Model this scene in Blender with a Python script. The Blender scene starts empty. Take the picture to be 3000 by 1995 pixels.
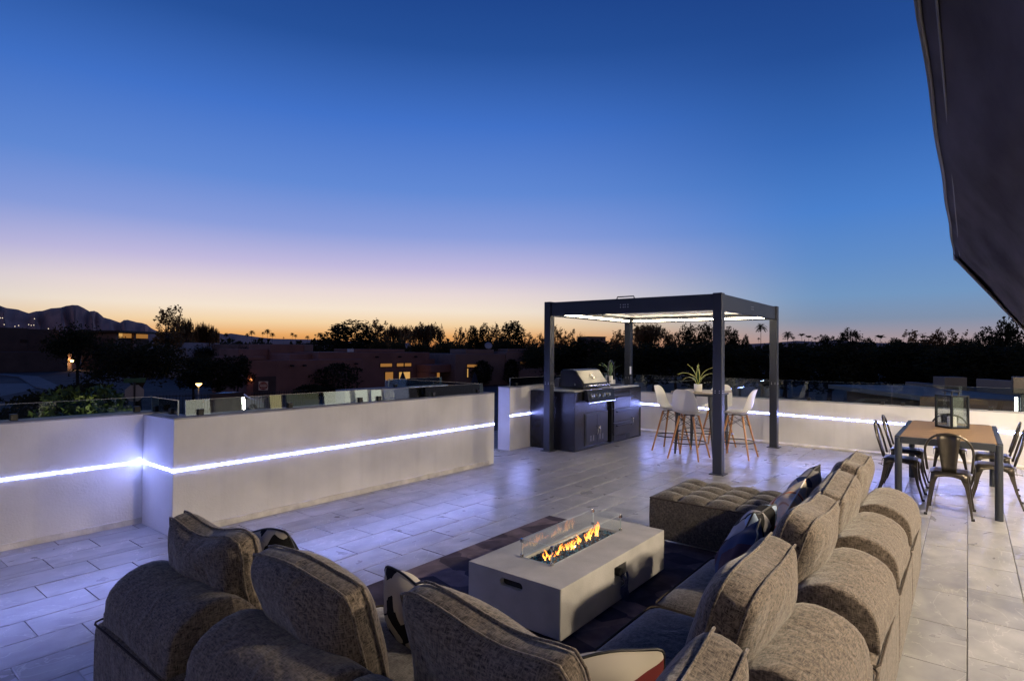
import bpy, bmesh, math, random
import numpy as np
from mathutils import Vector, Matrix
R = math.radians
PI = math.pi
sc = bpy.context.scene
col = sc.collection
rng = np.random.default_rng(7)
random.seed(7)

# ------------------------------------------------------------------ camera
CAM_H = 1.6
yaw, pitch, roll = R(38.125), R(0.955), R(0.469)
fw = Vector((math.cos(yaw) * math.cos(pitch), math.sin(yaw) * math.cos(pitch), math.sin(pitch)))
r0 = Vector((math.sin(yaw), -math.cos(yaw), 0))
u0 = Vector((-math.cos(yaw) * math.sin(pitch), -math.sin(yaw) * math.sin(pitch), math.cos(pitch)))
cr = r0 * math.cos(roll) + u0 * math.sin(roll)
cu = u0 * math.cos(roll) - r0 * math.sin(roll)
cam = bpy.data.cameras.new('camera')
cam.sensor_width = 36.0
cam.lens = 1703.95 / 3000 * 36
cam.clip_start, cam.clip_end = 0.05, 9000
camo = bpy.data.objects.new('camera', cam)
m = Matrix.Identity(4)
for i in range(3):
    m[i][0], m[i][1], m[i][2] = cr[i], cu[i], -fw[i]
m[2][3] = CAM_H
camo.matrix_world = m
col.objects.link(camo)
sc.camera = camo

# ------------------------------------------------------------------ dusk sky
world = bpy.data.worlds.new('World')
sc.world = world
world.use_nodes = True
nt = world.node_tree
for n in list(nt.nodes):
    nt.nodes.remove(n)
def N(t, **k):
    n = nt.nodes.new(t)
    for a, b in k.items():
        setattr(n, a, b)
    return n
def ramp(stops, fac):
    n = N('ShaderNodeValToRGB')
    el = n.color_ramp.elements
    el[0].position, el[0].color = stops[0][0], (*stops[0][1], 1)
    el[1].position, el[1].color = stops[-1][0], (*stops[-1][1], 1)
    for p, c in stops[1:-1]:
        e = el.new(p)
        e.color = (*c, 1)
    nt.links.new(fac, n.inputs[0])
    return n.outputs[0]
tc = N('ShaderNodeTexCoord')
sep = N('ShaderNodeSeparateXYZ')
nt.links.new(tc.outputs['Generated'], sep.inputs[0])
def srgb(h):
    v = [int(h[i:i + 2], 16) / 255 for i in (0, 2, 4)]
    return tuple(c / 12.92 if c < .04045 else ((c + .055) / 1.055) ** 2.4 for c in v)
SUNSIDE = [(0, srgb('bc6a38')), (.022, srgb('eaaa66')), (.042, srgb('f4d3a6')), (.065, srgb('f5e4d0')), (.095, srgb('e8d8d8')), (.135, srgb('c2bade')),
           (.19, srgb('8c9edb')), (.26, srgb('638ad5')), (.36, srgb('4272c8')), (.46, srgb('27529c')), (.53, srgb('1e458c')), (1, srgb('0e2a66'))]
AWAY = [(0, srgb('b08c80')), (.02, srgb('a8959a')), (.05, srgb('8090aa')), (.085, srgb('7296c0')), (.14, srgb('608cc8')), (.21, srgb('4b80cc')),
        (.31, srgb('3668b6')), (.42, srgb('244e96')), (.53, srgb('1b3e82')), (1, srgb('0c245a'))]
ca = ramp(SUNSIDE, sep.outputs[2])
cb = ramp(AWAY, sep.outputs[2])
flat = N('ShaderNodeVectorMath', operation='MULTIPLY')
flat.inputs[1].default_value = (1, 1, 0)
nt.links.new(tc.outputs['Generated'], flat.inputs[0])
nor = N('ShaderNodeVectorMath', operation='NORMALIZE')
nt.links.new(flat.outputs[0], nor.inputs[0])
dot = N('ShaderNodeVectorMath', operation='DOT_PRODUCT')
SUN_AZ = R(56)
dot.inputs[1].default_value = (math.cos(SUN_AZ), math.sin(SUN_AZ), 0)
nt.links.new(nor.outputs[0], dot.inputs[0])
mr = N('ShaderNodeMapRange', interpolation_type='SMOOTHSTEP')
mr.inputs[1].default_value, mr.inputs[2].default_value = math.cos(R(47)), math.cos(R(3))
nt.links.new(dot.outputs['Value'], mr.inputs[0])
mix = N('ShaderNodeMix', data_type='RGBA')
nt.links.new(mr.outputs[0], mix.inputs['Factor'])
nt.links.new(cb, mix.inputs['A'])
nt.links.new(ca, mix.inputs['B'])
EAST = [(0, srgb('50403f')), (.08, srgb('7c6663')), (.2, srgb('70667a')), (.4, srgb('3a4266')), (.7, srgb('182a56')), (1, srgb('0d285f'))]
ce = ramp(EAST, sep.outputs[2])
mr2 = N('ShaderNodeMapRange', interpolation_type='SMOOTHSTEP')
mr2.inputs[1].default_value, mr2.inputs[2].default_value = math.cos(R(64)), math.cos(R(125))
nt.links.new(dot.outputs['Value'], mr2.inputs[0])
mix2 = N('ShaderNodeMix', data_type='RGBA')
nt.links.new(mr2.outputs[0], mix2.inputs['Factor'])
nt.links.new(mix.outputs['Result'], mix2.inputs['A'])
nt.links.new(ce, mix2.inputs['B'])
bg = N('ShaderNodeBackground')
bg.inputs['Strength'].default_value = 1.0
nt.links.new(mix2.outputs['Result'], bg.inputs['Color'])
wo = N('ShaderNodeOutputWorld')
nt.links.new(bg.outputs[0], wo.inputs[0])

# the sun is already below the horizon: only the faint warm glow that it leaves over the ridge
sl = bpy.data.lights.new('afterglow', 'SUN')
sl.energy, sl.angle, sl.color = 0.05, R(25), (1.0, .62, .35)
so = bpy.data.objects.new('afterglow', sl)
so.rotation_euler = Vector((math.cos(SUN_AZ), math.sin(SUN_AZ), .06)).to_track_quat('Z', 'Y').to_euler()
col.objects.link(so)

sc.view_settings.view_transform = 'Standard'
sc.view_settings.look = 'None'
sc.view_settings.exposure = 0
sc.view_settings.gamma = 1
sc.render.engine = 'CYCLES'
sc.cycles.use_denoising = True
sc.cycles.max_bounces = 8
sc.cycles.transparent_max_bounces = 16
sc.cycles.caustics_reflective = False
sc.cycles.caustics_refractive = False
sc.cycles.sample_clamp_indirect = 6
sc.cycles.blur_glossy = 0.6

# ------------------------------------------------------------------ materials
def mat(name, c, rough=.6, metal=0, var=0, vs=4, bump=0, bs=60, spec=.5, c2=None, emit=None, es=0, coat=0, detail=4, stretch=None):
    m = bpy.data.materials.new(name)
    m.use_nodes = True
    t = m.node_tree
    b = t.nodes['Principled BSDF']
    b.inputs['Base Color'].default_value = (*c, 1)
    b.inputs['Roughness'].default_value = rough
    b.inputs['Metallic'].default_value = metal
    b.inputs['Specular IOR Level'].default_value = spec
    b.inputs['Coat Weight'].default_value = coat
    if emit:
        b.inputs['Emission Color'].default_value = (*emit, 1)
        b.inputs['Emission Strength'].default_value = es
    if var or c2 or bump:
        co = t.nodes.new('ShaderNodeTexCoord')
        vec = co.outputs['Object']
        if stretch:
            mp = t.nodes.new('ShaderNodeMapping')
            mp.inputs['Scale'].default_value = stretch
            t.links.new(vec, mp.inputs[0])
            vec = mp.outputs[0]
    if var or c2:
        no = t.nodes.new('ShaderNodeTexNoise')
        no.inputs['Scale'].default_value, no.inputs['Detail'].default_value = vs, detail
        t.links.new(vec, no.inputs['Vector'])
        rp = t.nodes.new('ShaderNodeValToRGB')
        d = c2 or tuple(min(1, x * (1 + var)) for x in c)
        lo = c if c2 else tuple(x * (1 - var) for x in c)
        rp.color_ramp.elements[0].position, rp.color_ramp.elements[0].color = .3, (*lo, 1)
        rp.color_ramp.elements[1].position, rp.color_ramp.elements[1].color = .7, (*d, 1)
        t.links.new(no.outputs[0], rp.inputs[0])
        t.links.new(rp.outputs[0], b.inputs['Base Color'])
    if bump:
        nb = t.nodes.new('ShaderNodeTexNoise')
        nb.inputs['Scale'].default_value, nb.inputs['Detail'].default_value = bs, 5
        t.links.new(vec, nb.inputs['Vector'])
        bn = t.nodes.new('ShaderNodeBump')
        bn.inputs['Strength'].default_value, bn.inputs['Distance'].default_value = bump, .01
        t.links.new(nb.outputs[0], bn.inputs['Height'])
        t.links.new(bn.outputs[0], b.inputs['Normal'])
    return m

def emis(name, c, s):
    m = bpy.data.materials.new(name)
    m.use_nodes = True
    t = m.node_tree
    t.nodes.remove(t.nodes['Principled BSDF'])
    e = t.nodes.new('ShaderNodeEmission')
    e.inputs[0].default_value, e.inputs[1].default_value = (*c, 1), s
    t.links.new(e.outputs[0], t.nodes['Material Output'].inputs[0])
    return m

def glass(name, tint=(.86, .93, .92), gain=1.0):
    m = bpy.data.materials.new(name)
    m.use_nodes = True
    t = m.node_tree
    t.nodes.remove(t.nodes['Principled BSDF'])
    tr = t.nodes.new('ShaderNodeBsdfTransparent')
    tr.inputs[0].default_value = (*tint, 1)
    gl = t.nodes.new('ShaderNodeBsdfGlossy')
    gl.inputs['Roughness'].default_value = 0.01
    gl.inputs[0].default_value = (.95, .98, 1, 1)
    fr = t.nodes.new('ShaderNodeFresnel')
    fr.inputs[0].default_value = 1.5
    mu = t.nodes.new('ShaderNodeMath')
    mu.operation = 'MULTIPLY'
    mu.inputs[1].default_value = gain
    mu.use_clamp = True
    mx = t.nodes.new('ShaderNodeMixShader')
    t.links.new(fr.outputs[0], mu.inputs[0])
    t.links.new(mu.outputs[0], mx.inputs[0])
    t.links.new(tr.outputs[0], mx.inputs[1])
    t.links.new(gl.outputs[0], mx.inputs[2])
    t.links.new(mx.outputs[0], t.nodes['Material Output'].inputs[0])
    return m

def tweed(name, dark, light, k=1.0):
    """woven upholstery: three sets of thin crossing threads in object space"""
    m = bpy.data.materials.new(name)
    m.use_nodes = True
    t = m.node_tree
    b = t.nodes['Principled BSDF']
    b.inputs['Roughness'].default_value = .95
    b.inputs['Specular IOR Level'].default_value = .15
    b.inputs['Sheen Weight'].default_value = .25
    co = t.nodes.new('ShaderNodeTexCoord')
    outs = []
    for s in ((50, 50, 250), (250, 50, 50), (50, 250, 50)):
        mp = t.nodes.new('ShaderNodeMapping')
        mp.inputs['Scale'].default_value = tuple(x * k for x in s)
        t.links.new(co.outputs['Object'], mp.inputs[0])
        no = t.nodes.new('ShaderNodeTexNoise')
        no.inputs['Scale'].default_value, no.inputs['Detail'].default_value = 1, 2
        t.links.new(mp.outputs[0], no.inputs['Vector'])
        outs.append(no.outputs[0])
    def mth(op, a, c):
        x = t.nodes.new('ShaderNodeMath')
        x.operation = op
        for i, v in enumerate((a, c)):
            if isinstance(v, (int, float)):
                x.inputs[i].default_value = v
            else:
                t.links.new(v, x.inputs[i])
        return x.outputs[0]
    h = mth('MAXIMUM', mth('MAXIMUM', outs[0], outs[1]), outs[2])
    h2 = mth('ADD', mth('MULTIPLY', h, .65), mth('MULTIPLY', mth('ADD', outs[0], mth('ADD', outs[1], outs[2])), .117))
    rp = t.nodes.new('ShaderNodeValToRGB')
    e = rp.color_ramp.elements
    e[0].position, e[0].color = .41, (*dark, 1)
    e[1].position, e[1].color = .66, (*light, 1)
    t.links.new(h2, rp.inputs[0])
    t.links.new(rp.outputs[0], b.inputs['Base Color'])
    bn = t.nodes.new('ShaderNodeBump')
    bn.inputs['Strength'].default_value, bn.inputs['Distance'].default_value = .55, .004
    t.links.new(h2, bn.inputs['Height'])
    cz_ = t.nodes.new('ShaderNodeTexNoise')
    cz_.inputs['Scale'].default_value, cz_.inputs['Detail'].default_value, cz_.inputs['Distortion'].default_value = 6.5, 3, .9
    t.links.new(co.outputs['Object'], cz_.inputs['Vector'])
    b2 = t.nodes.new('ShaderNodeBump')
    b2.inputs['Strength'].default_value, b2.inputs['Distance'].default_value = .55, .03
    t.links.new(cz_.outputs[0], b2.inputs['Height'])
    t.links.new(b2.outputs[0], bn.inputs['Normal'])
    t.links.new(bn.outputs[0], b.inputs['Normal'])
    return m

M = {}
M['stucco'] = mat('white_stucco', (.68, .665, .65), .85, var=.11, vs=1.7, bump=.28, bs=70, detail=10)
def weathered(m, k1=.88, k2=.94):
    """broad uneven patches and faint vertical run marks over the paint"""
    t = m.node_tree
    b = t.nodes['Principled BSDF']
    src = b.inputs['Base Color'].links[0].from_socket
    co = [n for n in t.nodes if n.type == 'TEX_COORD'][0]
    for sc_, st, lo, a, c_ in ((1.1, (1, 1, 1), k1, .38, .60), (1.0, (9, 9, .55), k2, .28, .48)):
        mp = t.nodes.new('ShaderNodeMapping'); mp.inputs['Scale'].default_value = st
        t.links.new(co.outputs['Object'], mp.inputs[0])
        no = t.nodes.new('ShaderNodeTexNoise'); no.inputs['Scale'].default_value, no.inputs['Detail'].default_value = sc_, 7
        t.links.new(mp.outputs[0], no.inputs['Vector'])
        mr = t.nodes.new('ShaderNodeMapRange')
        mr.inputs[1].default_value, mr.inputs[2].default_value, mr.inputs[3].default_value, mr.inputs[4].default_value = a, c_, lo, 1
        t.links.new(no.outputs[0], mr.inputs[0])
        hv = t.nodes.new('ShaderNodeHueSaturation')
        t.links.new(mr.outputs[0], hv.inputs['Value']); t.links.new(src, hv.inputs['Color'])
        src = hv.outputs[0]
    t.links.new(src, b.inputs['Base Color'])
weathered(M['stucco'])
M['stucco_top'] = mat('coping', (.30, .30, .31), .8, var=.2, vs=6, bump=.2)
M['trim'] = mat('cement_trim', (.56, .53, .48), .85, var=.2, vs=9, bump=.4, bs=50)
M['led'] = emis('cool_led', (.29, .35, 1.0), 112)
M['warm_led'] = emis('warm_led', (1.0, .84, .58), 42)
M['glass'] = glass('clear_glass', gain=1.25)
M['glass2'] = glass('small_glass', (.96, .98, .98), .45)
M['guard'] = glass('guard_glass', (.96, .98, .98), .10)
M['glass_edge'] = mat('glass_edge', (.55, .62, .62), .15, spec=.8)  # pale colour stands in for light caught along the edges
M['clamp'] = mat('dark_clamp', (.012, .012, .013), .45, metal=.3)
M['black_metal'] = mat('black_metal', (.018, .02, .026), .38, metal=.55, var=.1)
M['pergola'] = mat('charcoal_aluminium', (.030, .034, .046), .42, metal=.3, var=.06, vs=3)
M['louver'] = mat('louver_grey', (.30, .30, .30), .5, var=.05)
M['steel'] = mat('steel', (.62, .60, .56), .22, metal=1)
M['bolt'] = mat('bolt', (.75, .75, .75), .3, metal=.6)
M['island'] = mat('island_paint', (.012, .012, .016), .22, var=.15, vs=5, bump=.3, bs=38, spec=.4)
M['door_paint'] = mat('door_paint', (.02, .02, .026), .36, var=.05)
M['counter'] = mat('counter_stone', (.55, .54, .52), .3, var=.15, vs=20)
M['wood'] = mat('light_wood', (.44, .21, .075), .45, var=.3, vs=6, stretch=(8, 8, 1))
M['slat'] = mat('teak_slat', (.235, .145, .066), .55, var=.22, vs=3, stretch=(9, 1, 9))
M['shell'] = mat('white_shell', (.76, .74, .69), .35)
M['gunmetal'] = mat('gunmetal', (.085, .075, .062), .36, metal=.85, var=.2, vs=9)
M['table_frame'] = mat('dark_frame', (.035, .04, .05), .45, metal=.3)
M['bar_top'] = mat('bar_top', (.34, .29, .22), .5, var=.15, vs=3, stretch=(1, 10, 1))
M['concrete'] = mat('pale_concrete', (.41, .40, .385), .7, var=.16, vs=5, bump=.25, bs=150, detail=12)
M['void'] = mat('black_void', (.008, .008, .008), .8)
M['rubber'] = mat('black_plastic', (.012, .012, .013), .5)
M['sofa'] = tweed('sofa_tweed', (.017, .0135, .0115), (.195, .157, .125))
M['seat'] = tweed('shaded_seat_tweed', (.016, .015, .016), (.105, .092, .09))  # darker copy of the sofa tweed: shadow on the seats put into colour
M['ottoman'] = tweed('ottoman_tweed', (.016, .014, .012), (.105, .09, .075))
M['pipe'] = mat('piping', (.05, .04, .033), .95, spec=.1)
M['white'] = mat('white_paint', (.8, .8, .78), .5)
M['pot'] = mat('white_ceramic', (.78, .76, .72), .4)
M['leaf'] = mat('leaf_green', (.035, .095, .025), .45, var=.4, vs=18)
M['leaf_edge'] = mat('leaf_edge', (.62, .60, .18), .45)
M['aloe'] = mat('aloe_leaf', (.16, .24, .11), .5, var=.3, vs=12)
M['soil'] = mat('soil', (.03, .022, .016), .9)
M['canopy'] = mat('canopy_cloth', (.026, .023, .028), .95, spec=.1, c2=(.085, .077, .092), vs=.7, bump=.4, bs=5, stretch=(1.6, 3, 5))
M['canopy_band'] = mat('canopy_band', (.040, .031, .024), .9, var=.2, vs=3)
M['adobe_brown'] = mat('adobe_brown', (.33, .165, .125), .9, var=.18, vs=.5, bump=.2, bs=8)
M['adobe_tan'] = mat('adobe_tan', (.29, .195, .165), .9, var=.15, vs=.5, bump=.2, bs=8)
M['adobe_dark'] = mat('adobe_dark', (.11, .075, .06), .9, var=.2, vs=.5)
M['adobe_grey'] = mat('adobe_grey', (.12, .115, .125), .9, var=.15, vs=.7)
M['adobe_pale'] = mat('adobe_pale', (.46, .42, .42), .9, var=.1, vs=.5)
M['roof_pale'] = mat('roof_coating', (.50, .53, .56), .6, var=.15, vs=.8)
M['roof_blue'] = mat('roof_foam', (.13, .14, .16), .7, var=.25, vs=.6)
M['ground'] = mat('desert_gravel', (.075, .062, .055), .95, var=.45, vs=.35, detail=8)
M['asphalt'] = mat('asphalt', (.05, .05, .053), .85, var=.2, vs=.8)
M['pavement'] = mat('pavement', (.17, .165, .16), .85, var=.15, vs=1)
M['hill'] = mat('hill', (.72, .40, .28), 1, var=.22, vs=.006, detail=8, spec=0)
M['bark'] = mat('bark', (.035, .028, .022), .9, var=.3, vs=6)
M['crown_dark'] = mat('crown_dark', (.022, .026, .012), .9, var=.6, vs=.5)
M['crown_olive'] = mat('crown_olive', (.045, .042, .020), .9, var=.6, vs=.5)
M['crown_rust'] = mat('crown_rust', (.055, .034, .017), .9, var=.5, vs=.6)
def leafy(name, c, back, k):
    m = mat(name, c, .9, var=.6, vs=.5, spec=.1)
    t = m.node_tree
    tl = t.nodes.new('ShaderNodeBsdfTranslucent')
    tl.inputs[0].default_value = (*back, 1)
    mx = t.nodes.new('ShaderNodeMixShader')
    mx.inputs[0].default_value = k
    t.links.new(t.nodes['Principled BSDF'].outputs[0], mx.inputs[1])
    t.links.new(tl.outputs[0], mx.inputs[2])
    t.links.new(mx.outputs[0], t.nodes['Material Output'].inputs[0])
    return m
M['crown_rust'] = leafy('crown_rust', (.07, .042, .02), (.55, .27, .10), .6)
M['crown_dark'] = leafy('crown_dark', (.046, .047, .024), (.06, .05, .022), .3)
M['crown_olive'] = leafy('crown_olive', (.085, .078, .035), (.12, .10, .04), .3)
M['lit_leaf'] = mat('garden_leaf', (.07, .115, .022), .6, var=.6, vs=2)
M['window_lit'] = emis('lit_window', (1.0, .44, .11), .32)
M['window_dim'] = emis('dim_window', (1.0, .45, .15), .13)
M['window_bright'] = emis('bright_window', (1.0, .54, .16), .6)
M['window_dark'] = mat('dark_pane', (.012, .012, .016), .12)
M['frame'] = mat('window_frame', (.03, .022, .02), .6)
M['lamp_glow'] = emis('lamp_glow', (1.0, .55, .13), 16)
M['spark'] = emis('hillside_light', (1.0, .82, .6), 1.4)
M['sconce_glow'] = emis('sconce_glow', (1.0, .90, .74), 90)
M['hood_steel'] = mat('brushed_dark_steel', (.34, .32, .28), .36, metal=.9, var=.08, vs=3, stretch=(1, 30, 30))
M['chrome'] = mat('chrome', (.7, .7, .7), .12, metal=1)

# ------------------------------------------------------------------ mesh helpers
class MB:
    def __init__(s):
        s.v, s.f, s.mi = [], [], []
    def add(s, vs, fs, mi=0):
        o = len(s.v)
        s.v += [tuple(p) for p in vs]
        s.f += [tuple(i + o for i in f) for f in fs]
        s.mi += [mi] * len(fs)
        return s
    def box(s, a, b, mi=0):
        x0, y0, z0 = a
        x1, y1, z1 = b
        vs = [(x0, y0, z0), (x1, y0, z0), (x1, y1, z0), (x0, y1, z0), (x0, y0, z1), (x1, y0, z1), (x1, y1, z1), (x0, y1, z1)]
        return s.add(vs, [(3, 2, 1, 0), (4, 5, 6, 7), (0, 1, 5, 4), (1, 2, 6, 5), (2, 3, 7, 6), (3, 0, 4, 7)], mi)
    def tube(s, path, r, n=8, mi=0, closed=False, caps=True):
        path = [Vector(p) for p in path]
        k = len(path)
        rr = r if isinstance(r, (list, tuple)) else [r] * k
        ref = None
        rings = []
        for i, p in enumerate(path):
            a = path[(i - 1) % k] if (closed or i > 0) else p
            b = path[(i + 1) % k] if (closed or i < k - 1) else p
            d = (b - a).normalized()
            if ref is None:
                ref = Vector((0, 0, 1)) if abs(d.z) < .9 else Vector((1, 0, 0))
            x = (ref - d * ref.dot(d)).normalized()
            ref = x
            y = d.cross(x)
            rings.append([p + (x * math.cos(2 * PI * j / n) + y * math.sin(2 * PI * j / n)) * rr[i] for j in range(n)])
        vs = [q for g in rings for q in g]
        fs = []
        for i in range(k if closed else k - 1):
            i2 = (i + 1) % k
            for j in range(n):
                j2 = (j + 1) % n
                fs.append((i * n + j, i * n + j2, i2 * n + j2, i2 * n + j))
        if caps and not closed:
            fs.append(tuple(range(n - 1, -1, -1)))
            fs.append(tuple((k - 1) * n + j for j in range(n)))
        return s.add(vs, fs, mi)
    def lathe(s, prof, c=(0, 0, 0), n=16, mi=0, cap=True):
        vs = [(c[0] + r * math.cos(2 * PI * j / n), c[1] + r * math.sin(2 * PI * j / n), c[2] + z) for r, z in prof for j in range(n)]
        fs = [(i * n + j, i * n + (j + 1) % n, (i + 1) * n + (j + 1) % n, (i + 1) * n + j) for i in range(len(prof) - 1) for j in range(n)]
        if cap:
            fs.append(tuple(range(n - 1, -1, -1)))
            fs.append(tuple((len(prof) - 1) * n + j for j in range(n)))
        return s.add(vs, fs, mi)
    def prism(s, poly, axis, a, b, mi=0):
        """poly is a list of 2D points; extruded along axis from a to b"""
        def P(p, t):
            return (t, p[0], p[1]) if axis == 'x' else (p[0], t, p[1]) if axis == 'y' else (p[0], p[1], t)
        n = len(poly)
        vs = [P(p, a) for p in poly] + [P(p, b) for p in poly]
        fs = [(i, (i + 1) % n, n + (i + 1) % n, n + i) for i in range(n)] + [tuple(range(n - 1, -1, -1)), tuple(range(n, 2 * n))]
        return s.add(vs, fs, mi)
    def build(s, name, mats, parent=None, smooth=False, bevel=0, seg=2, fix=True, sharp=None):
        me = bpy.data.meshes.new(name)
        me.from_pydata(s.v, [], s.f)
        for mm in (mats if isinstance(mats, (list, tuple)) else [mats]):
            me.materials.append(mm)
        me.polygons.foreach_set('material_index', s.mi)
        if fix:
            bm = bmesh.new()
            bm.from_mesh(me)
            bmesh.ops.recalc_face_normals(bm, faces=bm.faces)
            bm.to_mesh(me)
            bm.free()
        if smooth:
            me.shade_smooth()
            if sharp:
                me.set_sharp_from_angle(angle=R(sharp))
        me.update()
        return link(name, me, parent, bevel, seg)

def link(name, me, parent=None, bevel=0, seg=2):
    o = bpy.data.objects.new(name, me)
    col.objects.link(o)
    if parent:
        o.parent = parent
    if bevel:
        b = o.modifiers.new('bevel', 'BEVEL')
        b.width, b.segments, b.limit_method = bevel, seg, 'ANGLE'
    return o

def tag(o, label=None, cat=None, group=None, kind=None):
    for k, v in (('label', label), ('category', cat), ('group', group), ('kind', kind)):
        if v:
            o[k] = v
    return o

def empty(name, loc=(0, 0, 0), rz=0, label=None, cat=None, group=None):
    o = bpy.data.objects.new(name, None)
    o.location, o.rotation_euler = loc, (0, 0, rz)
    o.empty_display_size = .1
    col.objects.link(o)
    return tag(o, label, cat, group)

def copy_tree(o, parent=None):
    c = o.copy()
    col.objects.link(c)
    c.parent = parent
    for ch in list(o.children):
        copy_tree(ch, c)
    return c

def cut(o, cutters):
    """subtract the cutter shapes from o for good and remove them again"""
    for cm in cutters:
        c = cm.build('cutter', M['void'])
        b = o.modifiers.new('cut', 'BOOLEAN')
        b.operation, b.object, b.solver = 'DIFFERENCE', c, 'EXACT'
        bpy.context.view_layer.update()
        dg = bpy.context.evaluated_depsgraph_get()
        me = bpy.data.meshes.new_from_object(o.evaluated_get(dg))
        o.modifiers.clear()
        o.data = me
        bpy.data.objects.remove(c)

def box(name, a, b, m, parent=None, bevel=0, seg=2, smooth=False):
    return MB().box(a, b).build(name, m, parent, bevel=bevel, seg=seg, smooth=smooth)
# ------------------------------------------------------------------ terrain
G = -3.4
gm = MB()
gm.add([(-3500, -3500, G), (3500, -3500, G), (3500, 3500, G), (-3500, 3500, G)], [(0, 1, 2, 3)])
tag(gm.build('ground', M['ground']), kind='structure')

# ------------------------------------------------------------------ roof deck with its tiles
def tile_material():
    m = mat('stone_tile', (.34, .335, .33), .34, var=0)
    t = m.node_tree
    b = t.nodes['Principled BSDF']
    ge = t.nodes.new('ShaderNodeNewGeometry')
    oi = t.nodes.new('ShaderNodeObjectInfo')
    sh = t.nodes.new('ShaderNodeVectorMath')
    sh.operation = 'MULTIPLY_ADD'
    t.links.new(oi.outputs['Random'], sh.inputs[0])
    sh.inputs[1].default_value = (37, 23, 11)
    t.links.new(ge.outputs['Position'], sh.inputs[2])
    mp = t.nodes.new('ShaderNodeMapping')
    mp.inputs['Rotation'].default_value = (0, 0, .5)
    mp.inputs['Scale'].default_value = (1, 1.45, 1)
    t.links.new(sh.outputs[0], mp.inputs[0])
    n1 = t.nodes.new('ShaderNodeTexNoise')
    n1.inputs['Scale'].default_value, n1.inputs['Detail'].default_value, n1.inputs['Distortion'].default_value = 4.0, 8, .25
    t.links.new(mp.outputs[0], n1.inputs['Vector'])
    n2 = t.nodes.new('ShaderNodeTexNoise')
    n2.inputs['Scale'].default_value, n2.inputs['Detail'].default_value, n2.inputs['Distortion'].default_value = 1.5, 4, 2.2
    t.links.new(mp.outputs[0], n2.inputs['Vector'])
    rp = t.nodes.new('ShaderNodeValToRGB')
    rp.color_ramp.elements[0].position, rp.color_ramp.elements[0].color = .34, (.215, .215, .22, 1)
    rp.color_ramp.elements[1].position, rp.color_ramp.elements[1].color = .68, (.345, .34, .34, 1)
    t.links.new(n1.outputs[0], rp.inputs[0])
    # thin pale veins where the second noise crosses its middle
    sb = t.nodes.new('ShaderNodeMath'); sb.operation = 'SUBTRACT'; sb.inputs[1].default_value = .5
    ab = t.nodes.new('ShaderNodeMath'); ab.operation = 'ABSOLUTE'
    vr = t.nodes.new('ShaderNodeMapRange')
    vr.inputs[1].default_value, vr.inputs[2].default_value, vr.inputs[3].default_value, vr.inputs[4].default_value = 0, .008, .45, 0
    t.links.new(n2.outputs[0], sb.inputs[0]); t.links.new(sb.outputs[0], ab.inputs[0]); t.links.new(ab.outputs[0], vr.inputs[0])
    mx = t.nodes.new('ShaderNodeMix'); mx.data_type = 'RGBA'
    mx.inputs['B'].default_value = (.60, .58, .55, 1)
    t.links.new(vr.outputs[0], mx.inputs['Factor']); t.links.new(rp.outputs[0], mx.inputs['A'])
    hv = t.nodes.new('ShaderNodeHueSaturation')
    vm = t.nodes.new('ShaderNodeMapRange')
    vm.inputs[3].default_value, vm.inputs[4].default_value = .88, 1.1
    t.links.new(oi.outputs['Random'], vm.inputs[0]); t.links.new(vm.outputs[0], hv.inputs['Value'])
    t.links.new(mx.outputs['Result'], hv.inputs['Color'])
    t.links.new(hv.outputs[0], b.inputs['Base Color'])
    rr = t.nodes.new('ShaderNodeMapRange')
    rr.inputs[3].default_value, rr.inputs[4].default_value = .22, .38
    t.links.new(n2.outputs[0], rr.inputs[0]); t.links.new(rr.outputs[0], b.inputs['Roughness'])
    bn = t.nodes.new('ShaderNodeBump')
    bn.inputs['Strength'].default_value, bn.inputs['Distance'].default_value = .12, .004
    t.links.new(n1.outputs[0], bn.inputs['Height']); t.links.new(bn.outputs[0], b.inputs['Normal'])
    return m
M['tile'] = tile_material()
M['grout'] = mat('grout', (.26, .25, .235), .9, var=.2, vs=12)

deck = MB().box((-4, -2.1, -.25), (11.09, 5.32, -.008)).box((-4, 5.33, -.25), (2.13, 5.96, -.0081)).box((6.36, 5.33, -.25), (11.0, 7.44, -.0081)).build('deck_floor', M['grout'])
tag(deck, kind='structure')
TL, TW, GAP = .575, .2885, .004
def tile_mesh(name, l, w):
    c = .0025
    mb = MB()
    vs = [(0, 0, -.006), (l, 0, -.006), (l, w, -.006), (0, w, -.006), (0, 0, -c), (l, 0, -c), (l, w, -c), (0, w, -c),
          (c, c, 0), (l - c, c, 0), (l - c, w - c, 0), (c, w - c, 0)]
    fs = [(0, 1, 5, 4), (1, 2, 6, 5), (2, 3, 7, 6), (3, 0, 4, 7), (4, 5, 9, 8), (5, 6, 10, 9), (6, 7, 11, 10), (7, 4, 8, 11), (8, 9, 10, 11)]
    return vs, fs
def regions():
    yield (-1.6, -1.95, 10.80, 5.285)
    yield (-1.6, 5.285, 2.115, 5.94)
    yield (6.36, 5.285, 10.80, 5.765)
    yield (6.36, 5.765, 7.30, 7.43)
full = []
cutp = []
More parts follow.
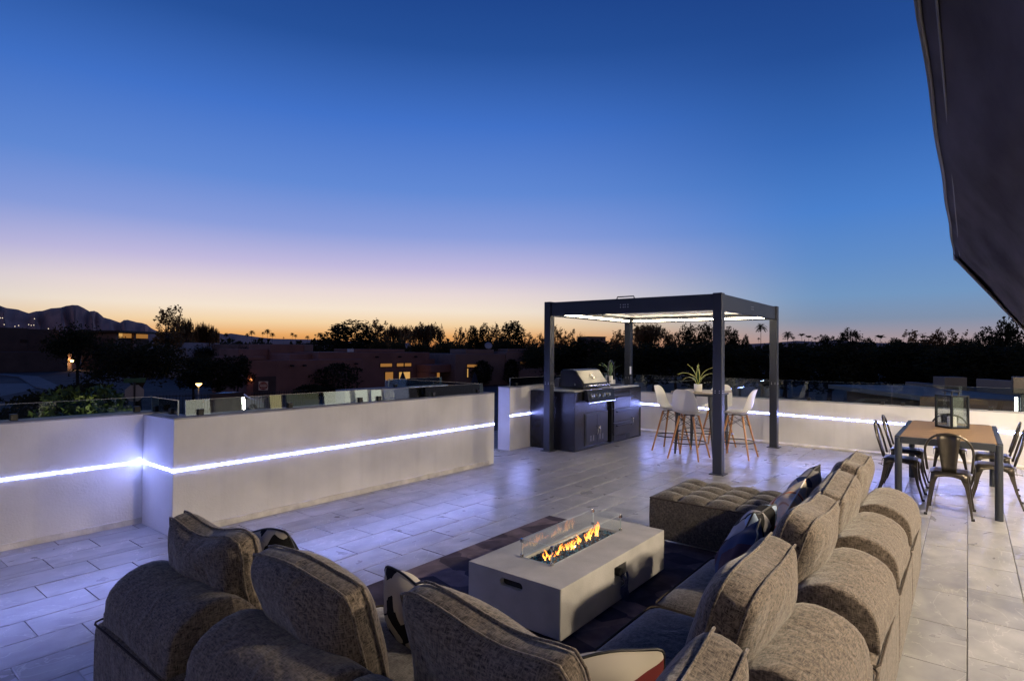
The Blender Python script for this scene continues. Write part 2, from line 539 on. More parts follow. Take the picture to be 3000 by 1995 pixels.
for k in range(-7, 27):
    y0 = .012 + TW * k
    x0 = (3.066 - .2 * (k - 12)) % TL
    for i in range(-4, 20):
        xa, xb = x0 + TL * i + GAP / 2, x0 + TL * (i + 1) - GAP / 2
        ya, yb = y0 + GAP / 2, y0 + TW - GAP / 2
        for g in regions():
            a, b, c, d = max(xa, g[0]), max(ya, g[1]), min(xb, g[2]), min(yb, g[3])
            if c - a < .02 or d - b < .02:
                continue
            cx, cy = (a + c) / 2, (b + d) / 2
            v = Vector((cx, cy, -CAM_H))
            dep = v.dot(fw)
            sx = v.dot(cr) / dep if dep > .2 else 9
            sy = v.dot(cu) / dep if dep > .2 else 9
            vis = abs(sx) < .9 and abs(sy) < .62
            hid = (1.0 < cx < 5.0 and .35 < cy < 2.3) or (.9 < cx < 2.0 and .3 < cy < 2.9)
            rank = (c - a) * (d - b) / max(dep, .3) ** 3 * (1 if vis else 1e-4) * (1e-3 if hid else 1)
            (full if False else cutp).append((rank, a, b, c, d))
cutp.sort(reverse=True)
tm_full = None
rest = MB()
lab_n = 0
for n, (rank, a, b, c, d) in enumerate(cutp):
    l, w = c - a, d - b
    if n < 296:
        isfull = abs(l - (TL - GAP)) < 1e-4 and abs(w - (TW - GAP)) < 1e-4
        if isfull and tm_full:
            me = tm_full
        else:
            vs, fs = tile_mesh('tile', l, w)
            me = bpy.data.meshes.new('tile')
            me.from_pydata(vs, [], fs)
            me.materials.append(M['tile'])
            if isfull:
                tm_full = me
        o = bpy.data.objects.new('tile', me)
        o.location = (a, b, random.uniform(-.0006, .0006))
        o.parent = deck
        col.objects.link(o)
    else:
        vs, fs = tile_mesh('tile', l, w)
        rest.add([(x + a, y + b, z) for x, y, z in vs], fs)
tag(rest.build('tile_field', M['tile'], deck, fix=False), kind='stuff')
# storey below the deck
tag(MB().box((-6, -9, G), (11.0, 7.5, -.26)).build('lower_storey_walls', M['stucco']), kind='structure')

# ------------------------------------------------------------------ parapet walls
ZL, ZT = .554, .985
def wall(name, a, b, label, coping=True, top=None):
    o = box(name, a, b, M['stucco'])
    tag(o, label, 'wall', 'white stucco parapet walls')
    if coping:
        e = .004
        box('coping', (a[0] - e, a[1] - e, b[2]), (b[0] + e, b[1] + e, b[2] + .014), M['stucco_top'], o, bevel=.004)
    return o
def led(parent, a, b, axis, side, z0=ZL, z1=None):
    """half round light strip from a to b along axis on the plane 'side' = (coordinate, outward sign)"""
    z1 = z0 if z1 is None else z1
    p, sg = side
    mb = MB()
    h, d = .0080, .004
    prof = [(0, -h), (d * .8, -h * .9), (d, 0), (d * .8, h * .9), (0, h)]
    vs = []
    for t, zc in ((a, z0), (b, z1)):
        for o, z in prof:
            vs.append((t, p + sg * o, zc + z) if axis == 'x' else (p + sg * o, t, zc + z))
    n = len(prof)
    fs = [(i, i + 1, n + i + 1, n + i) for i in range(n - 1)] + [tuple(range(n)), tuple(range(2 * n - 1, n - 1, -1))]
    mb.add(vs, fs)
    return mb.build('light_strip', M['led'], parent)
w1 = wall('parapet_wall', (-4, 5.95, -.25), (2.36, 6.19, ZT), 'white parapet wall with light strip, set back behind the sofa end on the far left')
led(w1, -4, 2.112, 'x', (5.95, -1))
box('base_trim', (-4, 5.936, 0), (2.118, 5.95, .05), M['trim'], w1)
w2 = wall('parapet_wall', (2.12, 5.294, -.25), (6.35, 5.53, ZT), 'long white parapet wall with sloping light strip running behind the fire table')
led(w2, 2.108, 6.35, 'x', (5.294, -1))
led(w2, 5.283, 5.945, 'y', (2.12, -1))
led(w2, 5.30, 5.53, 'y', (6.35, 1))
box('wall_return', (2.12, 5.53, -.25), (2.36, 5.948, ZT - .001), M['stucco'], w2)
box('base_trim', (2.105, 5.276, 0), (6.23, 5.294, .055), M['trim'], w2)
w3 = wall('parapet_wall', (6.11, 5.536, -.25), (6.35, 7.45, ZT - .012), 'short white side wall of the stair opening, at the end of the long wall')
led(w3, 5.55, 7.4, 'y', (6.35, 1))
w4 = wall('parapet_wall', (5.4, 7.456, -3.3), (7.62, 7.69, ZT - .03), 'white wall across the back of the stair opening')
w5 = wall('parapet_wall', (7.31, 5.77, -.25), (10.84, 6.01, .995), 'white wall pier with a short light strip left of the outdoor kitchen')
led(w5, 7.318, 10.84, 'x', (5.77, -1), .55)
w6 = wall('parapet_wall', (10.85, -2.0, -.25), (11.09, 6.02, .772), 'low white parapet wall with light strip behind the bar and dining tables', coping=False)
box('coping', (10.846, -2.0, .772), (11.094, 5.766, .784), M['stucco_top'], w6, bevel=.004)
led(w6, 5.75, -2.0, 'y', (10.85, -1), .552, .48)
MB().prism([(10.85, 0), (10.795, 0), (10.795, .03), (10.83, .05), (10.85, .05)], 'y', -2.0, 5.75).build('base_ledge', M['trim'], w6)

# ------------------------------------------------------------------ glass balustrades
def glass_panel(parent, a, b, z0, z1, lean=0):
    """upright pane from point a to b (x,y); lean shifts the top sideways"""
    a, b = Vector(a), Vector(b)
    d = (b - a).normalized()
    n = Vector((-d.y, d.x)) * .006
    L = Vector((-d.y, d.x)) * lean
    P = lambda p, s, z, l: (p.x + n.x * s + L.x * l, p.y + n.y * s + L.y * l, z)
    vs = [P(a, -1, z0, 0), P(b, -1, z0, 0), P(b, 1, z0, 0), P(a, 1, z0, 0), P(a, -1, z1, 1), P(b, -1, z1, 1), P(b, 1, z1, 1), P(a, 1, z1, 1)]
    mb = MB()
    mb.add(vs, [(0, 1, 5, 4), (2, 3, 7, 6)], 0)
    mb.add(vs, [(3, 2, 1, 0), (4, 5, 6, 7), (1, 2, 6, 5), (3, 0, 4, 7)], 1)
    return mb.build('glass_panel', [M['glass'], M['glass_edge']], parent)
def clamp(parent, p, z, along='x'):
    w, t = .05, .045
    s = (w / 2, t / 2) if along == 'x' else (t / 2, w / 2)
    return box('glass_clamp', (p[0] - s[0], p[1] - s[1], z), (p[0] + s[0], p[1] + s[1], z + .052), M['clamp'], parent, bevel=.003, seg=1)
GR = 'frameless glass balustrades along the parapets'
g = empty('glass_balustrade', (0, 0, 0), 0, 'clear glass balustrade on the set back wall at far left, garden shrubs behind', 'balustrade', GR)
glass_panel(g, (-1.6, 6.07), (2.23, 6.07), 1.0, 1.134)
glass_panel(g, (2.24, 6.075), (2.24, 5.51), 1.0, 1.13)
for p, al in (((.1, 6.07), 'x'), ((1.222, 6.07), 'x'), ((2.105, 6.07), 'x'), ((2.24, 5.98), 'y'), ((2.24, 5.64), 'y')):
    clamp(g, p, 1.0, al)
g = empty('glass_balustrade', (0, 0, 0), 0, 'two pane glass balustrade on the long wall, reflecting the lit house', 'balustrade', GR)
glass_panel(g, (2.26, 5.414), (4.243, 5.414), 1.0, 1.135, .012)
glass_panel(g, (4.28, 5.414), (6.24, 5.414), 1.0, 1.125, .012)
for x in (2.384, 3.256, 4.123, 4.389, 5.265, 6.12):
    clamp(g, (x, 5.414), 1.0)
g = empty('glass_balustrade', (0, 0, 0), 0, 'glass balustrade around the stair opening beyond the long wall', 'balustrade', GR)
glass_panel(g, (6.25, 5.47), (6.25, 7.46), ZT, 1.12)
glass_panel(g, (6.26, 7.56), (7.56, 7.56), .965, 1.10)
for p, al in (((6.25, 5.56), 'y'), ((6.25, 6.55), 'y'), ((6.25, 7.3), 'y'), ((7.4, 7.56), 'x')):
    clamp(g, p, ZT - .005, al)
g = empty('glass_balustrade', (0, 0, 0), 0, 'short glass balustrade on the wall pier left of the pergola', 'balustrade', GR)
glass_panel(g, (7.46, 5.89), (10.7, 5.89), 1.009, 1.145)
for x in (7.62, 8.5, 9.4, 10.4):
    clamp(g, (x, 5.89), 1.008)
g = empty('glass_balustrade', (0, 0, 0), 0, 'long glass balustrade on the low right wall behind the tables', 'balustrade', GR)
for a, b in ((5.7, 3.36), (3.335, .965), (.94, -1.9)):
    glass_panel(g, (10.97, a), (10.97, b), .784, 1.115)
for y in (5.4, 3.6, 3.1, 2.145, 1.082, .813, -.251, -1.6):
    clamp(g, (10.97, y), .783, 'y')

# ------------------------------------------------------------------ pergola
X0, X1, Y0, Y1, PH = 7.64, 10.53, 2.525, 5.345, 2.375
PG = empty('pergola', ((X0 + X1) / 2, (Y0 + Y1) / 2, 0), 0, 'dark metal pergola with lit louvred roof over the grill and bar table', 'pergola')
ox, oy = PG.location.x, PG.location.y
def rel(p):
    return (p[0] - ox, p[1] - oy, p[2])
pw = .12
for (x, y) in ((X0, Y0), (X1 - pw, Y0), (X0, Y1 - pw), (X1 - pw, Y1 - pw)):
    p = box('post', rel((x, y, 0)), rel((x + pw, y + pw, PH)), M['pergola'], PG, bevel=.006)
    box('base_plate', rel((x - .035, y - .035, 0)), rel((x + pw + .035, y + pw + .035, .01)), M['pergola'], p)
    bm_ = MB()
    for zz in (1.065, 1.09):
        for t in (.03, .085):
            bm_.tube([rel((x - .004, y + t, zz)), rel((x + .004, y + t, zz))], .005, 6)
            bm_.tube([rel((x + t, y - .004, zz)), rel((x + t, y + .004, zz))], .005, 6)
    tag(bm_.build('bolt', M['bolt'], p), kind='stuff')
zb0, zb1, bt = 2.15, 2.365, .06
e = .02
for a, b in (((X0 + pw, Y0 + e, zb0), (X1 - pw, Y0 + e + bt, zb1)), ((X0 + pw, Y1 - e - bt, zb0), (X1 - pw, Y1 - e, zb1)),
             ((X0 + e, Y0 + pw, zb0), (X0 + e + bt, Y1 - pw, zb1)), ((X1 - e - bt, Y0 + pw, zb0), (X1 - e, Y1 - pw, zb1))):
    bo = box('beam', rel(a), rel(b), M['pergola'], PG, bevel=.005)
mid = (Y0 + Y1) / 2
bb = MB()
for y in (-.075, -.03, 0, .045):
    for z in (2.24, 2.275):
        bb.tube([rel((X0 + e - .003, mid + .02 + y, z)), rel((X0 + e + .003, mid + .02 + y, z))], .007, 6)
for x in (-.06, -.02, .03):
    for z in (2.24, 2.275):
        bb.tube([rel(((X0 + X1) / 2 + x, Y0 + e - .003, z)), rel(((X0 + X1) / 2 + x, Y0 + e + .003, z))], .006, 6)
tag(bb.build('bolt', M['bolt'], PG), kind='stuff')
MB().tube([rel(p) for p in ((X0 + .05, mid + .14, 2.365), (X0 + .05, mid + .13, 2.395), (X0 + .05, mid - .13, 2.395), (X0 + .05, mid - .14, 2.365))], .009, 6).build('lifting_handle', M['pergola'], PG)
# gutter profile carrying the light strip on all four inner faces
gi = e + bt
for a, b, l0, l1 in (((X0 + gi, Y0 + gi, 2.17), (X1 - gi, Y0 + gi + .05, 2.2), (X0 + .2, Y0 + gi + .051, 2.172), (X1 - .2, Y0 + gi + .062, 2.198)),
                     ((X0 + gi, Y1 - gi - .05, 2.17), (X1 - gi, Y1 - gi, 2.2), (X0 + .2, Y1 - gi - .062, 2.172), (X1 - .2, Y1 - gi - .051, 2.198)),
                     ((X0 + gi, Y0 + gi + .05, 2.17), (X0 + gi + .05, Y1 - gi - .05, 2.2), (X0 + gi + .051, Y0 + .2, 2.172), (X0 + gi + .062, Y1 - .2, 2.198)),
                     ((X1 - gi - .05, Y0 + gi + .05, 2.17), (X1 - gi, Y1 - gi - .05, 2.2), (X1 - gi - .062, Y0 + .2, 2.172), (X1 - gi - .051, Y1 - .2, 2.198))):
    gg = box('gutter', rel(a), rel(b), M['pergola'], PG)
    box('light_strip', rel(l0), rel(l1), M['warm_led'], gg)
nl = 15
for i in range(nl):
    y = Y0 + .13 + (Y1 - Y0 - .26) * (i + .5) / nl
    hw = (Y1 - Y0 - .26) / nl / 2
    tilt = .003
    MB().add([rel(p) for p in ((X0 + .09, y - hw, 2.262 - tilt), (X1 - .09, y - hw, 2.262 - tilt), (X1 - .09, y + hw + .02, 2.262 + tilt), (X0 + .09, y + hw + .02, 2.262 + tilt),
                               (X0 + .09, y - hw, 2.282 - tilt), (X1 - .09, y - hw, 2.282 - tilt), (X1 - .09, y + hw + .02, 2.282 + tilt), (X0 + .09, y + hw + .02, 2.282 + tilt))],
             [(3, 2, 1, 0), (4, 5, 6, 7), (0, 1, 5, 4), (1, 2, 6, 5), (2, 3, 7, 6), (3, 0, 4, 7)]).build('louver', M['louver'], PG)
box('control_box', rel((X1 - pw - .03, Y1 - pw - .004 - .02, 1.15)), rel((X1 - pw + .02, Y1 - pw - .004, 1.3)), M['white'], PG, bevel=.004)

# ------------------------------------------------------------------ outdoor kitchen island
IX0, IX1, IY0, IY1, IZ = 7.845, 10.2, 4.885, 5.755, .94
IS = empty('kitchen_island', ((IX0 + IX1) / 2, (IY0 + IY1) / 2, 0), 0, 'glossy dark outdoor kitchen island with doors, fridge and sink under the pergola', 'kitchen island')
ix, iy = IS.location.x, IS.location.y
def ri(p):
    return (p[0] - ix, p[1] - iy, p[2])
body = box('body', ri((IX0, IY0, 0)), ri((IX1, IY1, IZ)), M['island'], IS, bevel=.006)
box('countertop', ri((IX0 + .03, IY0 + .03, IZ)), ri((IX1 - .03, IY1 - .03, IZ + .016)), M['counter'], IS, bevel=.004)
F_ = IY0
fr = box('door_frame', ri((8.14, F_ - .012, .06)), ri((8.89, F_, .58)), M['door_paint'], IS, bevel=.003)
for x0, x1, hx in ((8.165, 8.512, 8.478), (8.518, 8.865, 8.552)):
    d = box('door', ri((x0, F_ - .02, .085)), ri((x1, F_ - .012, .555)), M['door_paint'], IS, bevel=.003)
    MB().tube([ri((hx, F_ - .02, .36)), ri((hx, F_ - .055, .345)), ri((hx, F_ - .062, .29)), ri((hx, F_ - .055, .235)), ri((hx, F_ - .02, .22))], .008, 8).build('handle', M['steel'], d, smooth=True)
    for k in range(2):
        for j in range(5):
            vx = x0 + (.12 if x0 < 8.3 else .07) + k * .09
            box('vent_slot', ri((vx, F_ - .0225, .13 + j * .018)), ri((vx + .04, F_ - .0195, .138 + j * .018)), M['steel'], d)
# refrigerator with three drawers and a grille
fz = box('fridge_frame', ri((8.955, F_ - .05, .03)), ri((9.65, F_, .86)), M['black_metal'], IS, bevel=.004)
for z0, z1 in ((.605, .845), (.365, .595), (.14, .355)):
    d = box('drawer', ri((9.0, F_ - .075, z0)), ri((9.63, F_ - .05, z1)), M['door_paint'], IS, bevel=.005)
    MB().box(ri((9.03, F_ - .125, z1 - .052)), ri((9.64, F_ - .1, z1 - .036))).box(ri((9.07, F_ - .1, z1 - .052)), ri((9.09, F_ - .075, z1 - .036))).box(ri((9.56, F_ - .1, z1 - .052)), ri((9.58, F_ - .075, z1 - .036))).build('handle', M['black_metal'], d, bevel=.002)
gr_ = box('grille', ri((9.02, F_ - .056, .045)), ri((9.48, F_ - .05, .125)), M['black_metal'], IS)
for k in range(5):
    box('grille_bar', ri((9.03, F_ - .061, .052 + k * .015)), ri((9.47, F_ - .056, .058 + k * .015)), M['door_paint'], gr_)
box('door_frame', ri((9.68, F_ - .012, .03)), ri((10.09, F_, .58)), M['door_paint'], IS, bevel=.003)
d = box('door', ri((9.7, F_ - .02, .05)), ri((10.07, F_ - .012, .56)), M['door_paint'], IS, bevel=.003)
MB().tube([ri((9.75, F_ - .02, .4)), ri((9.75, F_ - .055, .385)), ri((9.75, F_ - .062, .33)), ri((9.75, F_ - .055, .275)), ri((9.75, F_ - .02, .26))], .008, 8).build('handle', M['steel'], d, smooth=True)
sk = box('sink', ri((9.5, 5.06, IZ + .0165)), ri((10.02, 5.5, IZ + .026)), M['steel'], IS, bevel=.004)
box('basin_shade', ri((9.53, 5.09, IZ + .0265)), ri((9.99, 5.47, IZ + .028)), M['void'], sk)  # flat black sheet, the shade of the sink hollow put into colour
# pull-down spring faucet
fx, fy = 9.42, 5.16
fa = MB().lathe([(.03, 0), (.03, .02), (.02, .03), (.018, .16), (.016, .17)], ri((fx, fy, IZ + .016)), 12)
pth = [(fx, fy, IZ + .18)] + [(fx + .16 - .16 * math.cos(t), fy + .03 - .03 * math.cos(t), IZ + .32 + .16 * math.sin(t)) for t in [PI * k / 10 for k in range(0, 10)]] + [(fx + .32, fy + .06, IZ + .25)]
fa.tube([ri(p) for p in pth], .013, 8)
fo = fa.build('faucet', M['black_metal'], IS, smooth=True, sharp=40)
MB().tube([ri((fx + .32, fy + .06, IZ + .25)), ri((fx + .325, fy + .06, IZ + .13))], .019, 10).build('spray_head', M['black_metal'], fo)
MB().tube([ri((fx, fy, IZ + .1)), ri((fx - .01, fy - .06, IZ + .11))], .008, 8).build('lever', M['black_metal'], fo)

# ------------------------------------------------------------------ gas grill built into the island
GX0, GX1 = 8.13, 8.93
GG = empty('gas_grill', (8.53, 5.12, IZ + .016), 0, 'black gas grill with round thermometer and four knobs set in the kitchen island', 'grill')
gx, gy, gz = GG.location
def rg(p):
    return (p[0] - gx, p[1] - gy, p[2] - gz)
MB().box(rg((GX0 - .03, 4.87, IZ + .017)), rg((GX1 + .03, 5.5, IZ + .03))).build('liner', M['steel'], GG, bevel=.003)
prof = [(4.915, .985), (4.90, 1.06), (5.065, 1.275), (5.12, 1.29), (5.30, 1.285), (5.345, 1.265), (5.36, .985)]
hood = MB().prism([(y - gy, z - gz) for y, z in prof], 'x', GX0 - gx, GX1 - gx).build('hood', M['black_metal'], GG, bevel=.012, seg=3)
o_ = Vector((0, -.215, .165)).normalized() * .004
q0, q1 = Vector((0, 4.9045, 1.068)), Vector((0, 5.0605, 1.2685))
pv_ = []
for off in (o_ * .2, o_ * 1.2):
    for q, xs_ in ((q0, (GX0 + .025, GX1 - .025)), (q1, (GX1 - .025, GX0 + .025))):
        for x_ in xs_:
            pv_.append(rg((x_, q.y + off.y, q.z + off.z)))
MB().add(pv_, [(3, 2, 1, 0), (4, 5, 6, 7), (0, 1, 5, 4), (1, 2, 6, 5), (2, 3, 7, 6), (3, 0, 4, 7)]).build('front_panel', M['hood_steel'], hood)
MB().prism([(y - gy, z - gz) for y, z in ((5.36, .985), (5.36, 1.14), (5.43, 1.14), (5.46, 1.11), (5.46, .985))], 'x', GX0 - .02 - gx, GX1 + .02 - gx).build('rear_housing', M['door_paint'], GG, bevel=.004)
sl_n = Vector((0, -.215, .165)).normalized()
tp = Vector(rg((8.53, 4.982, 1.176)))
th = MB().tube([tp, tp + sl_n * .014], .05, 20).build('thermometer', M['steel'], hood, smooth=True, sharp=40)
MB().tube([tp + sl_n * .0145, tp + sl_n * .016], .04, 20).build('dial_face', M['white'], hood)
MB().tube([rg((8.17, 4.835, 1.03)), rg((8.89, 4.835, 1.03))], .015, 10).tube([rg((8.21, 4.835, 1.03)), rg((8.21, 4.905, 1.04))], .009, 8).tube([rg((8.85, 4.835, 1.03)), rg((8.85, 4.905, 1.04))], .009, 8).build('handle', M['steel'], hood, smooth=True, sharp=40)
box('badge', rg((8.50, 4.897, 1.045)), rg((8.58, 4.9, 1.056)), M['steel'], hood)
MB().tube([rg((GX0 - .004, 5.06, 1.045)), rg((GX0 + .002, 5.06, 1.045))], .018, 12).build('hinge_bolt', M['steel'], hood)
pan = MB().prism([(y - gy, z - gz) for y, z in ((4.86, .97), (4.80, .955), (4.765, .775), (4.80, .77), (4.86, .80))], 'x', GX0 - .05 - gx, GX1 + .02 - gx).build('control_panel', M['black_metal'], GG, bevel=.005)
box('front_lip', rg((GX0 - .06, 4.755, .758)), rg((GX1 + .03, 4.80, .772)), M['steel'], pan)
box('top_lip', rg((GX0 - .05, 4.79, .968)), rg((GX1 + .02, 4.88, .982)), M['steel'], pan)
pn = Vector((0, -.18, .035)).normalized()
for kx in (8.19, 8.365, 8.54, 8.71):
    c = Vector(rg((kx, 4.782, .87)))
    kb = MB().tube([c, c + pn * .01], .042, 16).build('knob_bezel', M['steel'], GG, smooth=True, sharp=40)
    MB().tube([c + pn * .01, c + pn * .045], [.033, .028], 14).box(*[tuple(v) for v in (c + pn * .045 + Vector((-.006, -.004, -.026)), c + pn * .045 + Vector((.006, .002, .026)))]).build('knob', M['chrome'], kb, smooth=True, sharp=40)

# ------------------------------------------------------------------ potted plants
def leaf_strip(L, w, bend, az, lean, edge=True, n=7, r0=.01):
    """curved tapering leaf rising from the pot; returns vertices, faces and material indices"""
    vs, fs, mi = [], [], []
    cs, sn = math.cos(az), math.sin(az)
    cols = (-1, -.72, 0, .72, 1)
    for i in range(n + 1):
        t = i / n
        a = lean + bend * t * t
        out = r0 + L * t * math.sin(a)
        z = L * t * math.cos(a * .9)
        ww = w * (math.sin(PI * (0.16 + .84 * t)) ** .8) * (1 if t < .98 else 0.05)
        for c in cols:
            lift = -abs(c) * ww * -.25
            vs.append((cs * (out - lift) - sn * c * ww, sn * (out - lift) + cs * c * ww, z))
    k = len(cols)
    for i in range(n):
        for j in range(k - 1):
            fs.append((i * k + j, i * k + j + 1, (i + 1) * k + j + 1, (i + 1) * k + j))
            mi.append(1 if edge and j in (0, k - 2) else 0)
    return vs, fs, mi
def potted(name, loc, pr, ph, leaves, mats, label, edge):
    p = empty(name, loc, 0, label, 'potted plant')
    MB().lathe([(pr * .93, 0), (pr, .006), (pr, ph), (pr * .9, ph), (pr * .88, ph - .015)], n=24, cap=False).lathe([(.001, .002), (pr * .93, .002)], n=24, cap=False).build('pot', M['pot'], p, smooth=True, sharp=40)
    MB().lathe([(.001, ph - .018), (pr * .89, ph - .018)], n=20, cap=False).build('soil', M['soil'], p)
    for (L, w, b, az, ln) in leaves:
        vs, fs, mi = leaf_strip(L, w, b, R(az), ln, edge)
        mb = MB()
        mb.v, mb.f, mb.mi = [(x, y, z + ph - .02) for x, y, z in vs], fs, mi
        o = mb.build('leaf', mats, p, smooth=True, fix=False)
        s = o.modifiers.new('thick', 'SOLIDIFY')
        s.thickness = .004
    return p
# ------------------------------------------------------------------ bar table, stools
BT = empty('bar_table', (9.13, 3.33, 0), 0, 'tall square bar table with dark metal legs under the pergola', 'table')
MB().box((-.40, -.345, .955), (.40, .345, .978)).build('tabletop', M['bar_top'], BT, bevel=.006)
MB().box((-.36, -.305, .92), (.36, .305, .9545)).build('apron', M['table_frame'], BT)
for sx in (-1, 1):
    for sy in (-1, 1):
        a, b = Vector((sx * .30, sy * .25, .935)), Vector((sx * .335, sy * .30, 0))
        MB().tube([a, a.lerp(b, .5), b], [.055, .035, .016], 4).build('leg', M['table_frame'], BT, bevel=.004)
MB().tube([(.31, -.29, .35), (.31, .29, .35), (-.31, .29, .35), (-.31, -.29, .35)], .008, 6, closed=True).build('foot_rail', M['table_frame'], BT)
potted('snake_plant', (8.98, 3.335, .978), .062, .115,
       [(.36, .018, .35, 95, .12), (.36, .026, .2, 20, .08), (.33, .024, .9, 120, .25), (.38, .022, .75, 250, .5), (.26, .022, 1.0, 80, .45), (.30, .024, .3, 200, .2), (.22, .022, .5, 300, .25), (.35, .020, .5, 275, .2), (.24, .022, .5, 160, .35), (.2, .02, .3, 10, .2)],
       [M['leaf'], M['leaf_edge']], 'snake plant with yellow edged leaves in a white pot on the bar table', True)
potted('aloe_plant', (10.30, 5.60, IZ), .09, .17,
       [(.33, .018, .5, 100, .15), (.36, .018, .4, 200, .2), (.36, .018, .35, 20, .3), (.30, .018, .5, 300, .3), (.33, .016, .5, 150, .35), (.33, .016, .3, 260, .1), (.24, .018, .6, 60, .5), (.3, .016, .4, 235, .45)],
       [M['aloe'], M['aloe']], 'spiky aloe plant in a white pot behind the grill', False)
# the pot stands on a narrow ledge of the wall corner behind the island
tag(box('corner_ledge', (10.21, 5.44, 0), (10.6, 5.765, IZ - .002), M['stucco'], bevel=.005), 'white stucco ledge between kitchen island and wall corner', 'ledge')

def shell_mesh(parent):
    """moulded seat shell: profile swept across its width"""
    prof = [(.235, .0), (.20, .012), (.12, .004), (0, -.006), (-.10, .002), (-.165, .04), (-.20, .12), (-.225, .22), (-.245, .31), (-.27, .365), (-.285, .38)]
    wid = [.17, .20, .218, .222, .218, .208, .20, .19, .168, .125, .07]
    cup = [.01, .03, .055, .06, .06, .055, .045, .04, .03, .02, .01]
    nu = 11
    vs, fs = [], []
    for (x, z), w, c in zip(prof, wid, cup):
        for j in range(nu):
            u = -1 + 2 * j / (nu - 1)
            k = abs(u) ** 2.4 * c
            back = x < -.16
            vs.append((x + (k if back else 0), u * w, .665 + z + (0 if back else k * .8)))
    for i in range(len(prof) - 1):
        for j in range(nu - 1):
            fs.append((i * nu + j, i * nu + j + 1, (i + 1) * nu + j + 1, (i + 1) * nu + j))
    mb = MB()
    mb.add(vs, fs)
    o = mb.build('seat_shell', M['shell'], parent, smooth=True)
    s = o.modifiers.new('thick', 'SOLIDIFY'); s.thickness = .007
    b = o.modifiers.new('sub', 'SUBSURF'); b.levels = b.render_levels = 2
    return o
def bar_stool(loc, rz, label):
    st = empty('bar_stool', loc, rz, label, 'bar stool', 'white bar stools around the bar table')
    shell_mesh(st)
    sp = [(1, 1), (1, -1), (-1, -1), (-1, 1)]
    top = lambda s: Vector((s[0] * .105, s[1] * .105, .635))
    bot = lambda s: Vector((s[0] * .235, s[1] * .235, 0))
    for s in sp:
        MB().tube([top(s), bot(s)], [.017, .012], 10).build('leg', M['wood'], st, smooth=True, sharp=40)
    br = MB()
    for i in range(4):
        a, b = sp[i], sp[(i + 1) % 4]
        br.tube([top(a).lerp(bot(a), .03), top(b).lerp(bot(b), .27)], .004, 5).tube([top(b).lerp(bot(b), .03), top(a).lerp(bot(a), .27)], .004, 5)
        br.tube([top(a), Vector((0, 0, .645))], .006, 5)
    br.build('wire_brace', M['black_metal'], st)
    fr = [top(s).lerp(bot(s), .62) for s in sp]
    rad = fr[0].xy.length - .012
    MB().tube([(rad * math.cos(t), rad * math.sin(t), fr[0].z) for t in [2 * PI * k / 28 for k in range(28)]], .008, 8, closed=True).build('foot_ring', M['black_metal'], st, smooth=True)
    return st
bar_stool((8.57, 3.32, 0), 0, 'white bar stool with its back to the fire table, nearest the sofa')
bar_stool((9.07, 3.80, 0), -PI / 2, 'white bar stool on the grill side of the bar table, seen in profile')
bar_stool((9.14, 2.78, 0), PI / 2, 'white bar stool right of the front pergola post, facing the bar table')
bar_stool((9.82, 3.32, 0), PI, 'white bar stool on the wall side of the bar table, seat facing the camera')

# ------------------------------------------------------------------ dining table
DX0, DX1, DY0, DY1, DZ = 7.285, 9.20, -.262, .618, .735
DT = empty('dining_table', ((DX0 + DX1) / 2, (DY0 + DY1) / 2, 0), 0, 'rectangular outdoor dining table with brown slat top and dark legs', 'table')
def rd(p):
    return (p[0] - DT.location.x, p[1] - DT.location.y, p[2])
lw = .035
for x in (DX0 + lw, DX1 - lw):
    for y in (DY0 + lw, DY1 - lw):
        MB().tube([rd((x, y, 0)), rd((x, y, DZ - .012))], .033, 16).build('leg', M['table_frame'], DT, smooth=True, sharp=40)
for a, b in (((DX0, DY0 + .06, DZ - .07), (DX0 + .045, DY1 - .06, DZ - .001)), ((DX1 - .045, DY0 + .06, DZ - .07), (DX1, DY1 - .06, DZ - .001)),
             ((DX0 + .06, DY0, DZ - .07), (DX1 - .06, DY0 + .045, DZ - .001)), ((DX0 + .06, DY1 - .045, DZ - .07), (DX1 - .06, DY1, DZ - .001))):
    box('rail', rd(a), rd(b), M['table_frame'], DT, bevel=.006)
ns = 26
sw = (DX1 - DX0 - .1) / ns
sm = None
for i in range(ns):
    x = DX0 + .05 + sw * i
    if sm is None:
        so_ = box('slat', (0, rd((0, DY0 + .048, 0))[1], DZ - .02), (sw - .008, rd((0, DY1 - .048, 0))[1], DZ), M['slat'], DT, bevel=.002, seg=1)
        sm = so_
    else:
        so_ = sm.copy()
        col.objects.link(so_)
        so_.parent = DT
    so_.location = (x - DT.location.x, 0, random.uniform(-.0006, .0006))
